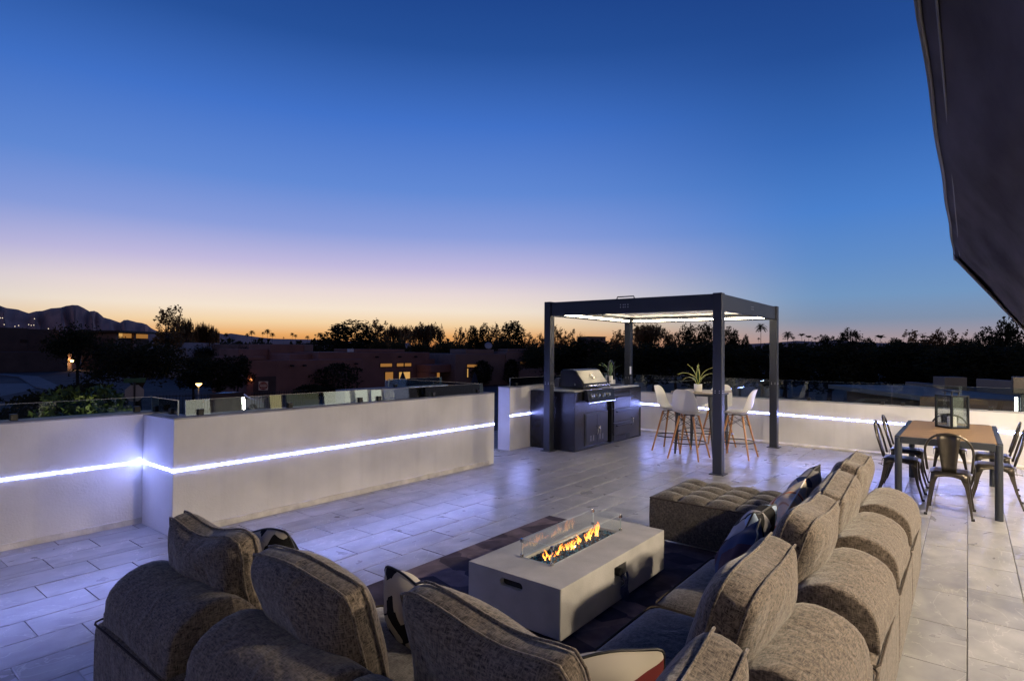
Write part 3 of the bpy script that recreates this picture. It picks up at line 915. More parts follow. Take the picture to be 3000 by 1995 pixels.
# ------------------------------------------------------------------ dining chairs
def metal_chair():
    c = empty('dining_chair')
    sz = .44
    n = 9
    vs, fs = [], []
    for i in range(n):
        for j in range(n):
            u, v = -1 + 2 * i / (n - 1), -1 + 2 * j / (n - 1)
            k = 1 - .10 * max(0, (abs(u) + abs(v)) - 1.55) / .45
            wy = .165 + .015 * u
            r2 = max(abs(u), abs(v))
            z = sz - .012 + (.012 if r2 > .8 else 0) * (r2 - .8) / .2 - (.028 if r2 > .99 else 0)
            vs.append((u * .175 * k, v * wy * k, z))
    for i in range(n - 1):
        for j in range(n - 1):
            fs.append((i * n + j, (i + 1) * n + j, (i + 1) * n + j + 1, i * n + j + 1))
    o = MB().add(vs, fs).build('seat', M['gunmetal'], c, smooth=True)
    s = o.modifiers.new('thick', 'SOLIDIFY'); s.thickness = .004
    for sx in (-1, 1):
        for sy in (-1, 1):
            a = Vector((sx * .155, sy * .145, sz - .02))
            b = Vector((sx * (.235 if sx < 0 else .215), sy * .19, 0))
            lg = MB()
            prof = []
            for t, w, th in ((0, .085, .012), (.12, .06, .02), (.3, .036, .026), (.6, .025, .024), (1, .016, .016)):
                p = a.lerp(b, t ** 1.0)
                p.x -= sx * .018 * math.sin(PI * t)
                prof.append((p, w, th))
            vs = []
            for p, w, th in prof:
                ix, iy = -sx * w, -sy * w
                vs += [tuple(p), (p.x + ix, p.y, p.z), (p.x + ix, p.y - sy * th * .4, p.z), (p.x - sx * th, p.y - sy * th, p.z), (p.x - sx * th * .4, p.y + iy, p.z), (p.x, p.y + iy, p.z)]
            fs = [(i * 6 + j, i * 6 + (j + 1) % 6, (i + 1) * 6 + (j + 1) % 6, (i + 1) * 6 + j) for i in range(len(prof) - 1) for j in range(6)] + [tuple(range(6)), tuple(len(prof) * 6 - 1 - k for k in range(6))]
            l = lg.add(vs, fs).build('leg', M['gunmetal'], c, smooth=True, sharp=35)
            box('foot_cap', (b.x - .014 - sx * .004, b.y - .014 - sy * .004, 0), (b.x + .014 - sx * .004, b.y + .014 - sy * .004, .022), M['rubber'], l)
    # arched skirt under the seat on all four sides
    for ax in (0, 1):
        for s in (-1, 1):
            pts = []
            for k in range(9):
                t = -1 + 2 * k / 8
                pts.append((t * .15, sz - .03, sz - .03 - .022 - .05 * abs(t) ** 2.5))
            vs = []
            for (t, z1, z0) in pts:
                q = s * (.172 if ax else .178)
                vs += [(t, q * .94, z1), (t, q * .98, z0)] if ax else [(q * .97, t * .95, z1), (q, t * .95, z0)]
            MB().add(vs, [(2 * k, 2 * k + 1, 2 * k + 3, 2 * k + 2) for k in range(8)]).build('skirt', M['gunmetal'], c, smooth=True).modifiers.new('thick', 'SOLIDIFY').thickness = .003
    loop = []
    for k in range(25):
        t = k / 24
        a = PI * t
        y = .20 * math.cos(a) * (1 if abs(math.cos(a)) < .99 else 1)
        zz = .44 + .375 * (math.sin(a) ** .55 if 0 < t < 1 else 0)
        f = (zz - .44) / .375
        yy = math.copysign(min(abs(.215 * math.cos(a)) ** 1 * 1.0, .205), math.cos(a)) * (.86 + .16 * f)
        loop.append((-.155 - .10 * f, yy, zz))
    MB().tube(loop, .011, 8).build('back_frame', M['gunmetal'], c, smooth=True)
    vs, fs = [], []
    for i in range(7):
        f = i / 6
        w = .055 + .042 * f
        for u in (-1, -.55, -.45, .45, .55, 1):
            emb = .006 if abs(u) < .5 and 1 <= i <= 5 else 0
            vs.append((-.168 - .092 * f - .012 * math.sin(PI * f) + emb + .012 * (1 - u * u), u * w, .43 + .38 * f))
    for i in range(6):
        for j in range(5):
            fs.append((i * 6 + j, i * 6 + j + 1, (i + 1) * 6 + j + 1, (i + 1) * 6 + j))
    MB().add(vs, fs).build('back_splat', M['gunmetal'], c, smooth=True).modifiers.new('thick', 'SOLIDIFY').thickness = .004
    return c
ch0 = metal_chair()
CH = [((7.37, .15), 0, 'gunmetal dining chair at the near end of the table, its back to the camera'),
      ((7.93, .60), -PI / 2, 'gunmetal dining chair on the sofa side of the table, the nearer of two'),
      ((8.70, .60), -PI / 2, 'gunmetal dining chair on the sofa side of the table, the farther of two'),
      ((8.12, -.215), PI / 2, 'gunmetal dining chair on the house side of the table, the nearer of two'),
      ((8.90, -.215), PI / 2, 'gunmetal dining chair on the house side of the table, the farther of two'),
      ((9.22, .19), PI, 'gunmetal dining chair at the far end of the table, against the white wall')]
for i, (p, rz, lb) in enumerate(CH):
    c = ch0 if i == 0 else copy_tree(ch0)
    c.location, c.rotation_euler = (p[0], p[1], 0), (0, 0, rz + random.uniform(-.03, .03))
    tag(c, lb, 'chair', 'gunmetal chairs around the dining table')
# ------------------------------------------------------------------ candle lantern
LN = empty('candle_lantern', (8.55, .155, DZ + .001), R(45), 'large dark glass lantern with a white candle on the dining table', 'lantern')
w, hh = .115, .365
MB().box((-w, -w, 0), (w, w, .022)).build('base', M['black_metal'], LN, bevel=.002)
for sx in (-1, 1):
    for sy in (-1, 1):
        MB().box((sx * w - (.02 if sx > 0 else 0), sy * w - (.02 if sy > 0 else 0), .022), (sx * w + (0 if sx > 0 else .02), sy * w + (0 if sy > 0 else .02), hh)).build('corner_post', M['black_metal'], LN)
MB().box((-w, -w, hh), (w, w, hh + .018)).build('top_plate', M['black_metal'], LN, bevel=.002)
for s in (-1, 1):
    MB().box((-w + .021, s * (w - .01) - .0015, .023), (w - .021, s * (w - .01) + .0015, hh - .001)).build('pane', M['glass2'], LN)
    MB().box((s * (w - .01) - .0015, -w + .021, .023), (s * (w - .01) + .0015, w - .021, hh - .001)).build('pane', M['glass2'], LN)
cd = MB().lathe([(.045, .0225), (.045, .125), (.038, .13), (.002, .122)], n=20).build('candle', M['pot'], LN, smooth=True, sharp=40)
MB().tube([(0, 0, .122), (.002, 0, .14)], .0025, 5).build('wick', M['void'], cd)
cap = MB().add([(-.07, -.07, hh + .055), (.07, -.07, hh + .055), (.07, .07, hh + .055), (-.07, .07, hh + .055), (-.05, -.05, hh + .07), (.05, -.05, hh + .07), (.05, .05, hh + .07), (-.05, .05, hh + .07)],
               [(3, 2, 1, 0), (4, 5, 6, 7), (0, 1, 5, 4), (1, 2, 6, 5), (2, 3, 7, 6), (3, 0, 4, 7)]).build('cap', M['black_metal'], LN)
for sx in (-1, 1):
    for sy in (-1, 1):
        MB().tube([(sx * .045, sy * .045, hh + .018), (sx * .045, sy * .045, hh + .056)], .007, 6).build('cap_pin', M['black_metal'], cap)

# ------------------------------------------------------------------ rug
def rug_material():
    m = mat('patchwork_rug', (.05, .035, .045), .95)
    t = m.node_tree
    b = t.nodes['Principled BSDF']
    b.inputs['Specular IOR Level'].default_value = .1
    co = t.nodes.new('ShaderNodeTexCoord')
    mp = t.nodes.new('ShaderNodeMapping')
    mp.inputs['Rotation'].default_value = (0, 0, .35)
    mp.inputs['Scale'].default_value = (5.2, 3.4, 1)
    t.links.new(co.outputs['Object'], mp.inputs[0])
    vo = t.nodes.new('ShaderNodeTexVoronoi')
    vo.distance = 'CHEBYCHEV'
    vo.inputs['Scale'].default_value = 1
    vo.inputs['Randomness'].default_value = .45
    t.links.new(mp.outputs[0], vo.inputs['Vector'])
    sp = t.nodes.new('ShaderNodeSeparateColor')
    t.links.new(vo.outputs['Color'], sp.inputs[0])
    rp = t.nodes.new('ShaderNodeValToRGB')
    rp.color_ramp.interpolation = 'CONSTANT'
    e = rp.color_ramp.elements
    e[0].position, e[0].color = 0, (.050, .041, .054, 1)
    e[1].position, e[1].color = .3, (.125, .098, .108, 1)
    for p, c in ((.5, (.08, .063, .075)), (.68, (.17, .128, .132)), (.85, (.062, .05, .066))):
        x = e.new(p); x.color = (*c, 1)
    t.links.new(sp.outputs[0], rp.inputs[0])
    no = t.nodes.new('ShaderNodeTexNoise')
    no.inputs['Scale'].default_value, no.inputs['Detail'].default_value = 9, 8
    t.links.new(co.outputs['Object'], no.inputs['Vector'])
    mr = t.nodes.new('ShaderNodeMapRange')
    mr.inputs[1].default_value, mr.inputs[2].default_value, mr.inputs[3].default_value, mr.inputs[4].default_value = .3, .75, .75, 1.5
    t.links.new(no.outputs[0], mr.inputs[0])
    hv = t.nodes.new('ShaderNodeHueSaturation')
    t.links.new(mr.outputs[0], hv.inputs['Value']); t.links.new(rp.outputs[0], hv.inputs['Color'])
    t.links.new(hv.outputs[0], b.inputs['Base Color'])
    return m
M['rug'] = rug_material()
tag(box('area_rug', (1.62, 1.0, .001), (4.67, 3.19, .011), M['rug'], bevel=.004), 'dark purple patchwork area rug under the fire table', 'rug')

# ------------------------------------------------------------------ fire table
FX0, FX1, FY0, FY1, FZ0, FZ1 = 2.66, 4.02, 1.738, 2.412, .03, .31
FT = empty('fire_table', ((FX0 + FX1) / 2, (FY0 + FY1) / 2, .0115), 0, 'low pale concrete fire table with burning gas flames and glass guard', 'fire table')
def rf(p):
    return (p[0] - FT.location.x, p[1] - FT.location.y, p[2] - FT.location.z)
BX0, BX1, BY0, BY1 = 2.935, 3.775, 1.985, 2.185
fb = MB().box(rf((FX0, FY0, FZ0)), rf((FX1, FY1, FZ1))).build('concrete_body', M['concrete'], FT)
slot = MB()
sp_ = [(2.0 + .025 - .025 * math.cos(t) if False else 0, 0) for t in [0]]
cy0, cy1, cz, rr_ = 2.022, 2.138, .25, .022
poly = [(cy1 + rr_ * math.sin(t), cz + rr_ * math.cos(t)) for t in [PI * k / 8 for k in range(9)]] + [(cy0 - rr_ * math.sin(t), cz - rr_ * math.cos(t)) for t in [PI * k / 8 for k in range(9)]]
slot.prism([(p[0] - FT.location.y, p[1] - FT.location.z) for p in poly], 'x', FX0 - .05 - FT.location.x, FX0 + .035 - FT.location.x)
for v in (0,):
    cuts = [MB().box(rf((BX0, BY0, .262)), rf((BX1, BY1, .4))), slot, MB().box(rf((3.27, FY0 - .05, .148)), rf((3.425, FY0 + .06, .25)))]
fb_loc = FT.location.copy()
for c in cuts:
    c.v = [(x + fb_loc.x, y + fb_loc.y, z + fb_loc.z) for x, y, z in c.v]
bpy.context.view_layer.update()
cut(fb, cuts)
bv = fb.modifiers.new('bevel', 'BEVEL'); bv.width, bv.segments, bv.limit_method, bv.angle_limit = .006, 2, 'ANGLE', R(60)
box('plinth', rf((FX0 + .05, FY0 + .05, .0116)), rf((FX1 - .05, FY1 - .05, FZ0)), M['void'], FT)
box('slot_shade', rf((FX0 + .03, 1.99, .22)), rf((FX0 + .034, 2.17, .28)), M['void'], FT)  # black plate, shade inside the slot put into its colour
box('control_plate', rf((3.272, FY0 + .056, .15)), rf((3.423, FY0 + .0595, .248)), M['rubber'], FT)
kn = MB().tube([rf((3.34, FY0 + .056, .205)), rf((3.34, FY0 - .01, .205))], .026, 16).build('control_knob', M['rubber'], FT, smooth=True, sharp=40)
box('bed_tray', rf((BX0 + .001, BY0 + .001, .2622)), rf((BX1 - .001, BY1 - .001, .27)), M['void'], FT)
# broken fire glass: faceted chips
M['fire_glass'] = mat('fire_glass', (.010, .022, .034), .06, var=.9, vs=70, spec=1, coat=.5)
M['fire_glass_blue'] = mat('fire_glass_blue', (.03, .16, .26), .06, spec=1)
cg = MB()
for i in range(1500):
    x, y = random.uniform(BX0 + .01, BX1 - .01), random.uniform(BY0 + .01, BY1 - .01)
    s = random.uniform(.005, .012)
    z = .280 + random.uniform(0, .018)
    a = Matrix.Rotation(random.uniform(0, 6.3), 3, Vector((random.uniform(-1, 1), random.uniform(-1, 1), random.uniform(-1, 1))).normalized())
    vs = [a @ Vector(q) * s for q in ((1, 0, 0), (-1, .3, 0), (0, 1, .2), (0, -1, -.1), (.2, 0, .8), (0, .1, -.8))]
    cg.add([tuple(v + Vector(rf((x, y, z)))) for v in vs], [(0, 2, 4), (2, 1, 4), (1, 3, 4), (3, 0, 4), (2, 0, 5), (1, 2, 5), (3, 1, 5), (0, 3, 5)], 1 if random.random() < .3 else 0)
tag(cg.build('fire_glass', [M['fire_glass'], M['fire_glass_blue']], FT), kind='stuff')
MB().tube([rf((BX0 + .06, 2.085, .282)), rf((BX1 - .06, 2.085, .282))], .009, 8).build('burner_pipe', M['black_metal'], FT)
def flame_material():
    m = bpy.data.materials.new('flame')
    m.use_nodes = True
    t = m.node_tree
    t.nodes.remove(t.nodes['Principled BSDF'])
    co = t.nodes.new('ShaderNodeTexCoord')
    sp = t.nodes.new('ShaderNodeSeparateXYZ')
    t.links.new(co.outputs['Generated'], sp.inputs[0])
    rp = t.nodes.new('ShaderNodeValToRGB')
    e = rp.color_ramp.elements
    e[0].position, e[0].color = 0, (1, .30, .035, 1)
    e[1].position, e[1].color = 1, (1, .20, .02, 1)
    x = e.new(.25); x.color = (1, .58, .14, 1)
    x = e.new(.6); x.color = (1, .33, .045, 1)
    t.links.new(sp.outputs[2], rp.inputs[0])
    em = t.nodes.new('ShaderNodeEmission')
    em.inputs[1].default_value = 3.6
    t.links.new(rp.outputs[0], em.inputs[0])
    tr = t.nodes.new('ShaderNodeBsdfTransparent')
    lw_ = t.nodes.new('ShaderNodeLayerWeight')
    lw_.inputs[0].default_value = .45
    m1 = t.nodes.new('ShaderNodeMapRange')
    m1.inputs[1].default_value, m1.inputs[2].default_value, m1.inputs[3].default_value, m1.inputs[4].default_value = .1, .9, .9, .15
    t.links.new(lw_.outputs['Facing'], m1.inputs[0])
    mx = t.nodes.new('ShaderNodeMixShader')
    t.links.new(m1.outputs[0], mx.inputs[0]); t.links.new(tr.outputs[0], mx.inputs[1]); t.links.new(em.outputs[0], mx.inputs[2])
    t.links.new(mx.outputs[0], t.nodes['Material Output'].inputs[0])
    return m
M['flame'] = flame_material()
nf = 46
for i in range(nf):
    x = BX0 + .07 + (BX1 - BX0 - .16) * (i + random.uniform(-.4, .4)) / (nf - 1)
    y = 2.085 + random.uniform(-.022, .022)
    big = .62 + .38 * math.sin(i * .55 + 1) * math.sin(i * .21) + (.55 if i > nf - 9 else 0) + (.25 if i % 7 == 0 else 0)
    h = random.uniform(.050, .088) * big
    w = random.uniform(.0045, .008) * (.7 + .4 * big)
    a = random.uniform(0, 6)
    pts, rr = [], []
    for k in range(10):
        t = k / 9
        pts.append(Vector(rf((x, y, .279))) + Vector((.014 * math.sin(a + 4.5 * t) * t, .014 * math.cos(a * 1.7 + 4 * t) * t, h * t)))
        rr.append(w * (.55 + 1.25 * t) * (1 - t) ** .75 + .0007)
    MB().tube(pts, rr, 7, caps=True).build('flame', M['flame'], FT, smooth=True)
# glass wind guard
gz0, gz1 = FZ1 + .001, .425
for a, b in (((2.915, 1.968), (3.795, 1.974)), ((2.915, 2.196), (3.795, 2.202)), ((2.915, 1.9745), (2.921, 2.1955)), ((3.789, 1.9745), (3.795, 2.1955))):
    p_, q_ = rf((a[0], a[1], gz0)), rf((b[0], b[1], gz1))
    gp = MB().box(p_, q_)
    thin = 1 if b[0] - a[0] > .1 else 0
    gp.mi = [1, 1] + ([0, 1, 0, 1] if thin else [1, 0, 1, 0])
    gp.build('guard_pane', [M['guard'], M['glass_edge']], FT, fix=False)
for x in (2.918, 3.792):
    for y in (1.971, 2.199):
        for z in ((gz0, gz0 + .018), (gz1 - .022, gz1 + .002)):
            box('corner_clip', rf((x - .009, y - .009, z[0])), rf((x + .009, y + .009, z[1])), M['steel'] if z[0] < .4 else M['chrome'], FT, bevel=.002)
# clear bag with the manual hanging from the control knob
M['poly_bag'] = glass('poly_bag', (.80, .82, .84), 3)
bag = MB()
vs, fs = [], []
for s in (0, 1):
    for i in range(7):
        for j in range(5):
            x, z = 3.30 + .10 * j / 4 + .01 * math.sin(i * 1.3), .20 - .165 * i / 6
            bul = .012 * math.sin(PI * j / 4) * math.sin(PI * min(1, i / 5)) + random.uniform(-.003, .003)
            vs.append((x, FY0 - .022 - (bul if s else -bul * .3) - .012 * i / 6, z))
for s in (0, 1):
    for i in range(6):
        for j in range(4):
            q = s * 35
            fs.append((q + i * 5 + j, q + i * 5 + j + 1, q + (i + 1) * 5 + j + 1, q + (i + 1) * 5 + j))
bg_ = tag(bag.add(vs, fs).build('plastic_bag', M['poly_bag'], None, smooth=True), 'small clear plastic bag hanging from the fire table control knob', 'bag')
MB().box((3.325, FY0 - .030, .05), (3.385, FY0 - .026, .12)).build('leaflet', M['white'], bg_)

# ------------------------------------------------------------------ upholstery
def cushion_geo(w, h, band, puff, pinch=.05, n=14, corner=.10, wob=.012, seed=0, p=2.6):
    """boxed or knife-edge cushion in the x-z plane, thickness along y"""
    r = np.random.default_rng(seed)
    ph = r.uniform(0, 6.28, 8)
    u = np.linspace(-1, 1, n + 1)
    u = np.sign(u) * np.abs(u) ** .85
    U, V = np.meshgrid(u, u, indexing='ij')
    rc = np.clip((np.abs(U) - (1 - corner)) / corner, 0, 1) * np.clip((np.abs(V) - (1 - corner)) / corner, 0, 1)
    X = w / 2 * U * (1 - pinch * (1 - V ** 2) * U ** 4) * (1 - .35 * corner * rc)
    Z = h / 2 * V * (1 - pinch * (1 - U ** 2) * V ** 4) * (1 - .35 * corner * rc)
    T = (np.clip(1 - np.abs(U) ** p, 0, 1) * np.clip(1 - np.abs(V) ** p, 0, 1)) ** .55
    W = wob * (np.sin(3.1 * U + ph[0]) * np.sin(2.3 * V + ph[1]) + .5 * np.sin(6 * U + ph[2] + 2 * V) * np.sin(5 * V + ph[3]))
    X = X + wob * .8 * np.sin(3 * V + ph[4])
    Z = Z + wob * .9 * np.sin(3.4 * U + ph[5])
    Yf = -(band / 2 + puff * T + W * T)
    Yb = (band / 2 + puff * T - W * T)
    k = n + 1
    vs = [(X[i, j], Yf[i, j], Z[i, j]) for i in range(k) for j in range(k)] + [(X[i, j], Yb[i, j], Z[i, j]) for i in range(k) for j in range(k)]
    fs = []
    for i in range(n):
        for j in range(n):
            a = i * k + j
            fs.append((a, a + k, a + k + 1, a + 1))
            o = k * k
            fs.append((o + a, o + a + 1, o + a + k + 1, o + a + k))
    ring = [(i, 0) for i in range(n)] + [(n, j) for j in range(n)] + [(i, n) for i in range(n, 0, -1)] + [(0, j) for j in range(n, 0, -1)]
    ids = [i * k + j for i, j in ring]
    L = len(ids)
    for q in range(L):
        a, b = ids[q], ids[(q + 1) % L]
        fs.append((a, b, b + k * k, a + k * k))
    return vs, fs, [vs[i] for i in ids], [vs[i + k * k] for i in ids]
def cushion(name, parent, fabric, mtx, w, h, band, puff, pipe=.0048, pipe_m=None, **k):
    vs, fs, l0, l1 = cushion_geo(w, h, band, puff, **k)
    o = MB().add(vs, fs).build(name, fabric, parent, smooth=True, sharp=None)
    o.matrix_local = mtx
    s = o.modifiers.new('sub', 'SUBSURF'); s.levels = s.render_levels = 1
    if pipe:
        mb = MB()
        mb.tube(l0, pipe, 6, closed=True)
        if band > .01:
            mb.tube(l1, pipe, 6, closed=True)
        mb.build('piping', pipe_m or fabric, o, smooth=True)
    return o
def place(x, y, z, rz=0, tilt=0, spin=0):
    """tilt leans the top towards +y, rz turns the cushion about the vertical"""
    return Matrix.Translation((x, y, z)) @ Matrix.Rotation(rz, 4, 'Z') @ Matrix.Rotation(-tilt, 4, 'X') @ Matrix.Rotation(spin, 4, 'Y')

SF = empty('sectional_sofa', (0, 0, 0), 0, 'large L shaped sectional sofa in brown grey tweed with loose back cushions', 'sofa')
def slab(name, w, d, z0, z1, mtx, fabric, bev=.05, parent=None, top=0):
    """soft upholstered block, w along local x, d along local y; top bulges by the given amount"""
    n = 10
    k = n + 1
    vs, fs = [], []
    for i in range(k):
        for j in range(k):
            u, v = -1 + 2 * i / n, -1 + 2 * j / n
            t = ((1 - abs(u) ** 4) * (1 - abs(v) ** 4)) ** .5
            vs.append((u * w / 2, v * d / 2, z1 + top * t))
    for i in range(n):
        for j in range(n):
            a = i * k + j
            fs.append((a, a + k, a + k + 1, a + 1))
    ring = [(i, 0) for i in range(n)] + [(n, j) for j in range(n)] + [(i, n) for i in range(n, 0, -1)] + [(0, j) for j in range(n, 0, -1)]
    ids = [i * k + j for i, j in ring]
    L = len(ids)
    o = len(vs)
    zr = (z1 - (z1 - z0) * .33, z1 - (z1 - z0) * .66, z0)
    for zi, zz in enumerate(zr):
        bul = 1.012 if zi < 2 else 1.0
        for q in ids:
            vs.append((vs[q][0] * bul, vs[q][1] * bul, zz))
    prev = ids
    for zi in range(3):
        cur = [o + zi * L + q for q in range(L)]
        for q in range(L):
            fs.append((prev[q], prev[(q + 1) % L], cur[(q + 1) % L], cur[q]))
        prev = cur
    fs.append(tuple(prev))
    ob = MB().add(vs, fs).build(name, fabric, parent, smooth=True, sharp=50)
    ob.matrix_local = mtx
    b = ob.modifiers.new('bevel', 'BEVEL'); b.width, b.segments, b.limit_method, b.angle_limit = bev, 3, 'ANGLE', R(50)
    loop = []
    for q in range(L):
        x, y, z = vs[ids[q]]
        if abs(abs(x) - w / 2) < 1e-6 and abs(abs(y) - d / 2) < 1e-6:     # round the corner of the seam
            pv, nx = Vector(vs[ids[q - 1]]), Vector(vs[ids[(q + 1) % L]])
            c = Vector((x, y, z))
            a_, b_ = c + (pv - c).normalized() * bev * 1.1, c + (nx - c).normalized() * bev * 1.1
            loop += [tuple(a_), tuple(c.lerp((a_ + b_) / 2, .6)), tuple(b_)]
        else:
            loop.append((x, y, z))
    return ob, loop
def bolster(parent, mtx, L, r_out=.182, z0=.408, zc=.462, ztop=.63):
    """padded roll that wraps over the back frame: arch profile in y-z extruded along x, ends softly rounded"""
    prof = [(0, z0), (-.004, z0 + .05)]
    for k in range(13):
        t = PI * k / 12
        prof.append((r_out - r_out * math.cos(t) * (1 if t < PI / 2 else .97), zc + (ztop - zc) * math.sin(t) ** .9))
    prof += [(2 * r_out - .012, zc - .05)]
    n = len(prof)
    xs = [0, .004, .010, .04] + [L * q / 6 for q in range(1, 6)] + [L - .04, L - .010, L - .004, L]
    ins = {0: .032, .004: .016, .016: .004}
    cyz = Vector((r_out, (z0 + ztop) / 2))
    vs, fs = [], []
    for x in xs:
        e = min(x, L - x)
        i_ = .012 if e < .001 else .004 if e < .006 else 0
        for j, (y, z) in enumerate(prof):
            d = Vector((y, z)) - cyz
            l = d.length
            f = (l - i_) / l
            q = cyz + d * f
            wv = .004 * math.sin(9 * x + j)
            vs.append((x, q.x + wv, q.y + wv * .6))
    m = len(xs)
    for a in range(m - 1):
        for j in range(n):
            j2 = (j + 1) % n
            fs.append((a * n + j, a * n + j2, (a + 1) * n + j2, (a + 1) * n + j))
    fs += [tuple(range(n)), tuple((m - 1) * n + q for q in range(n - 1, -1, -1))]
    o = MB().add(vs, fs).build('back_bolster', M['sofa'], parent, smooth=True, sharp=55)
    o.matrix_local = mtx
    return o
DEP = .90
def module(mt, L, rolls, out=.012, turn=.05, pipe=True):
    """one sofa module in a frame with x along the back, y from the back to the front"""
    T = Matrix.Translation
    slab('seat_base', L - .012, DEP - .16, .06, .25, mt @ T((L / 2, .16 + (DEP - .16) / 2, 0)), M['seat'], .03, SF)
    fr, lp = slab('back_frame', L - .014, .30, .05, .405, mt @ T((L / 2, .147, 0)), M['sofa'], .03, SF, top=.01)
    if pipe:
        MB().tube([(x * 1.006, y * 1.01, z + .002) for x, y, z in lp], .004, 6, closed=True).build('piping', M['pipe'], fr, smooth=True)
    sc_, lp = slab('seat_cushion', L - .02, DEP - .38, .255, .40, mt @ T((L / 2, .38 + (DEP - .38) / 2 + .01, 0)), M['seat'], .03, SF, top=.045)
    MB().tube([(x * 1.004, y * 1.004, z - .002) for x, y, z in lp], .005, 6, closed=True).build('piping', M['pipe'], sc_, smooth=True)
    for a, l in rolls:
        bolster(SF, mt @ T((a, out, 0)) @ Matrix.Rotation(random.uniform(-turn, turn * .3), 4, 'Z'), l)
    # short strap of webbing at the joint between modules
LB = .83
for i in range(4):
    mt = Matrix.Translation((1.78 + LB * i, .275, 0))
    module(mt, LB, [(.115, .62)], .004, .02, True)
MA = lambda y: Matrix.Translation((.888, y, 0)) @ Matrix.Rotation(-PI / 2, 4, 'Z')
module(MA(3.0), .80, [(.075, .66)])
module(MA(2.19), .80, [(.055, .66)])
# corner module
slab('seat_base', .90, 1.10, .06, .25, Matrix.Translation((1.32, .83, 0)), M['seat'], .03, SF)
fr, lp = slab('back_frame', .90, .28, .05, .405, Matrix.Translation((1.32, .415, 0)), M['sofa'], .045, SF, top=.02)
fr, lp = slab('back_frame', .28, .82, .05, .405, Matrix.Translation((1.0, .97, 0)), M['sofa'], .045, SF, top=.02)
slab('seat_cushion', .62, .80, .255, .40, Matrix.Translation((1.46, .965, 0)), M['seat'], .03, SF, top=.04)
bolster(SF, MA(1.43) @ Matrix.Translation((0, .01, 0)), .66)
bolster(SF, Matrix.Translation((1.03, .31, 0)), .68)
# loose back cushions of the long side, then of the short side
for i, (xc, yc, wd, ht, tl, rz) in enumerate(((1.33, .575, .70, .52, .38, .10), (2.235, .665, .76, .54, .32, .03), (3.17, .67, .76, .54, .33, -.02), (3.98, .675, .75, .53, .32, .04), (4.76, .695, .74, .53, .30, 0))):
    cushion('back_cushion', SF, M['sofa'], place(xc, yc, .425 + ht / 2 * math.cos(tl) - .075, PI + rz, tl, random.uniform(-.03, .03)), wd, ht, .095, .075, seed=30 + i, wob=.017, pinch=.08, corner=.30)
for i, (yc, xc, wd, ht, tl, rz) in enumerate(((2.585, 1.235, .66, .51, .24, .03), (1.86, 1.245, .67, .52, .25, -.02), (1.10, 1.33, .74, .52, .27, -.10))):
    cushion('back_cushion', SF, M['sofa'], place(xc, yc, .425 + ht / 2 * math.cos(tl) - .075, PI / 2 + rz, tl, random.uniform(-.04, .04)), wd, ht, .065, .086, seed=50 + i, wob=.020, pinch=.11, corner=.30)

# ------------------------------------------------------------------ tufted ottoman
def ottoman(loc, wx, wy, z0, z1):
    o = empty('tufted_ottoman', loc, 0, 'square tufted ottoman in dark grey brown tweed at the far end of the rug', 'ottoman')
    n = 40
    k = n + 1
    vs, fs = [], []
    for i in range(k):
        for j in range(k):
            a, b = i / n, j / n
            p = (abs(math.sin(4 * PI * a)) * abs(math.sin(4 * PI * b))) ** .5
            edge = min(1, min(a, 1 - a, b, 1 - b) * 9)
            z = z1 + .042 * p + .012 * (1 if edge > .9 else edge) - .012
            vs.append(((a - .5) * wx, (b - .5) * wy, z if edge > 0 else z1))
    for i in range(n):
        for j in range(n):
            q = i * k + j
            fs.append((q, q + k, q + k + 1, q + 1))
    ring = [(i, 0) for i in range(n)] + [(n, j) for j in range(n)] + [(i, n) for i in range(n, 0, -1)] + [(0, j) for j in range(n, 0, -1)]
    ids = [i * k + j for i, j in ring]
    L = len(ids)
    top = [vs[q] for q in ids]
    prev, base = ids, len(vs)
    for zi, (zz, bl) in enumerate(((z1 - .02, 1.012), ((z0 + z1) / 2, 1.018), (z0 + .03, 1.008), (z0, .985))):
        for q in ids:
            x, y, _ = vs[q]
            vs.append((x * bl, y * bl, zz))
        cur = [base + zi * L + q for q in range(L)]
        for q in range(L):
            fs.append((prev[q], prev[(q + 1) % L], cur[(q + 1) % L], cur[q]))
        prev = cur
    fs.append(tuple(prev))
    MB().add(vs, fs).build('cushion_body', M['ottoman'], o, smooth=True, sharp=60)
    MB().tube([(x * 1.008, y * 1.008, z - .004) for x, y, z in top], .0045, 6, closed=True).build('piping', M['pipe'], o, smooth=True)
    for i in range(1, 4):
        for j in range(1, 4):
            MB().lathe([(.001, .004), (.010, 0)], ((i / 4 - .5) * wx, (j / 4 - .5) * wy, z1 - .006), 8).build('tuft_button', M['pipe'], o)
    for sx in (-1, 1):
        for sy in (-1, 1):
            MB().tube([(sx * wx * .42, sy * wy * .42, 0), (sx * wx * .42, sy * wy * .42, z0)], .025, 8).build('foot', M['rubber'], o)
    return o
ottoman((4.868, 1.612, 0), .79, .885, .085, .41)

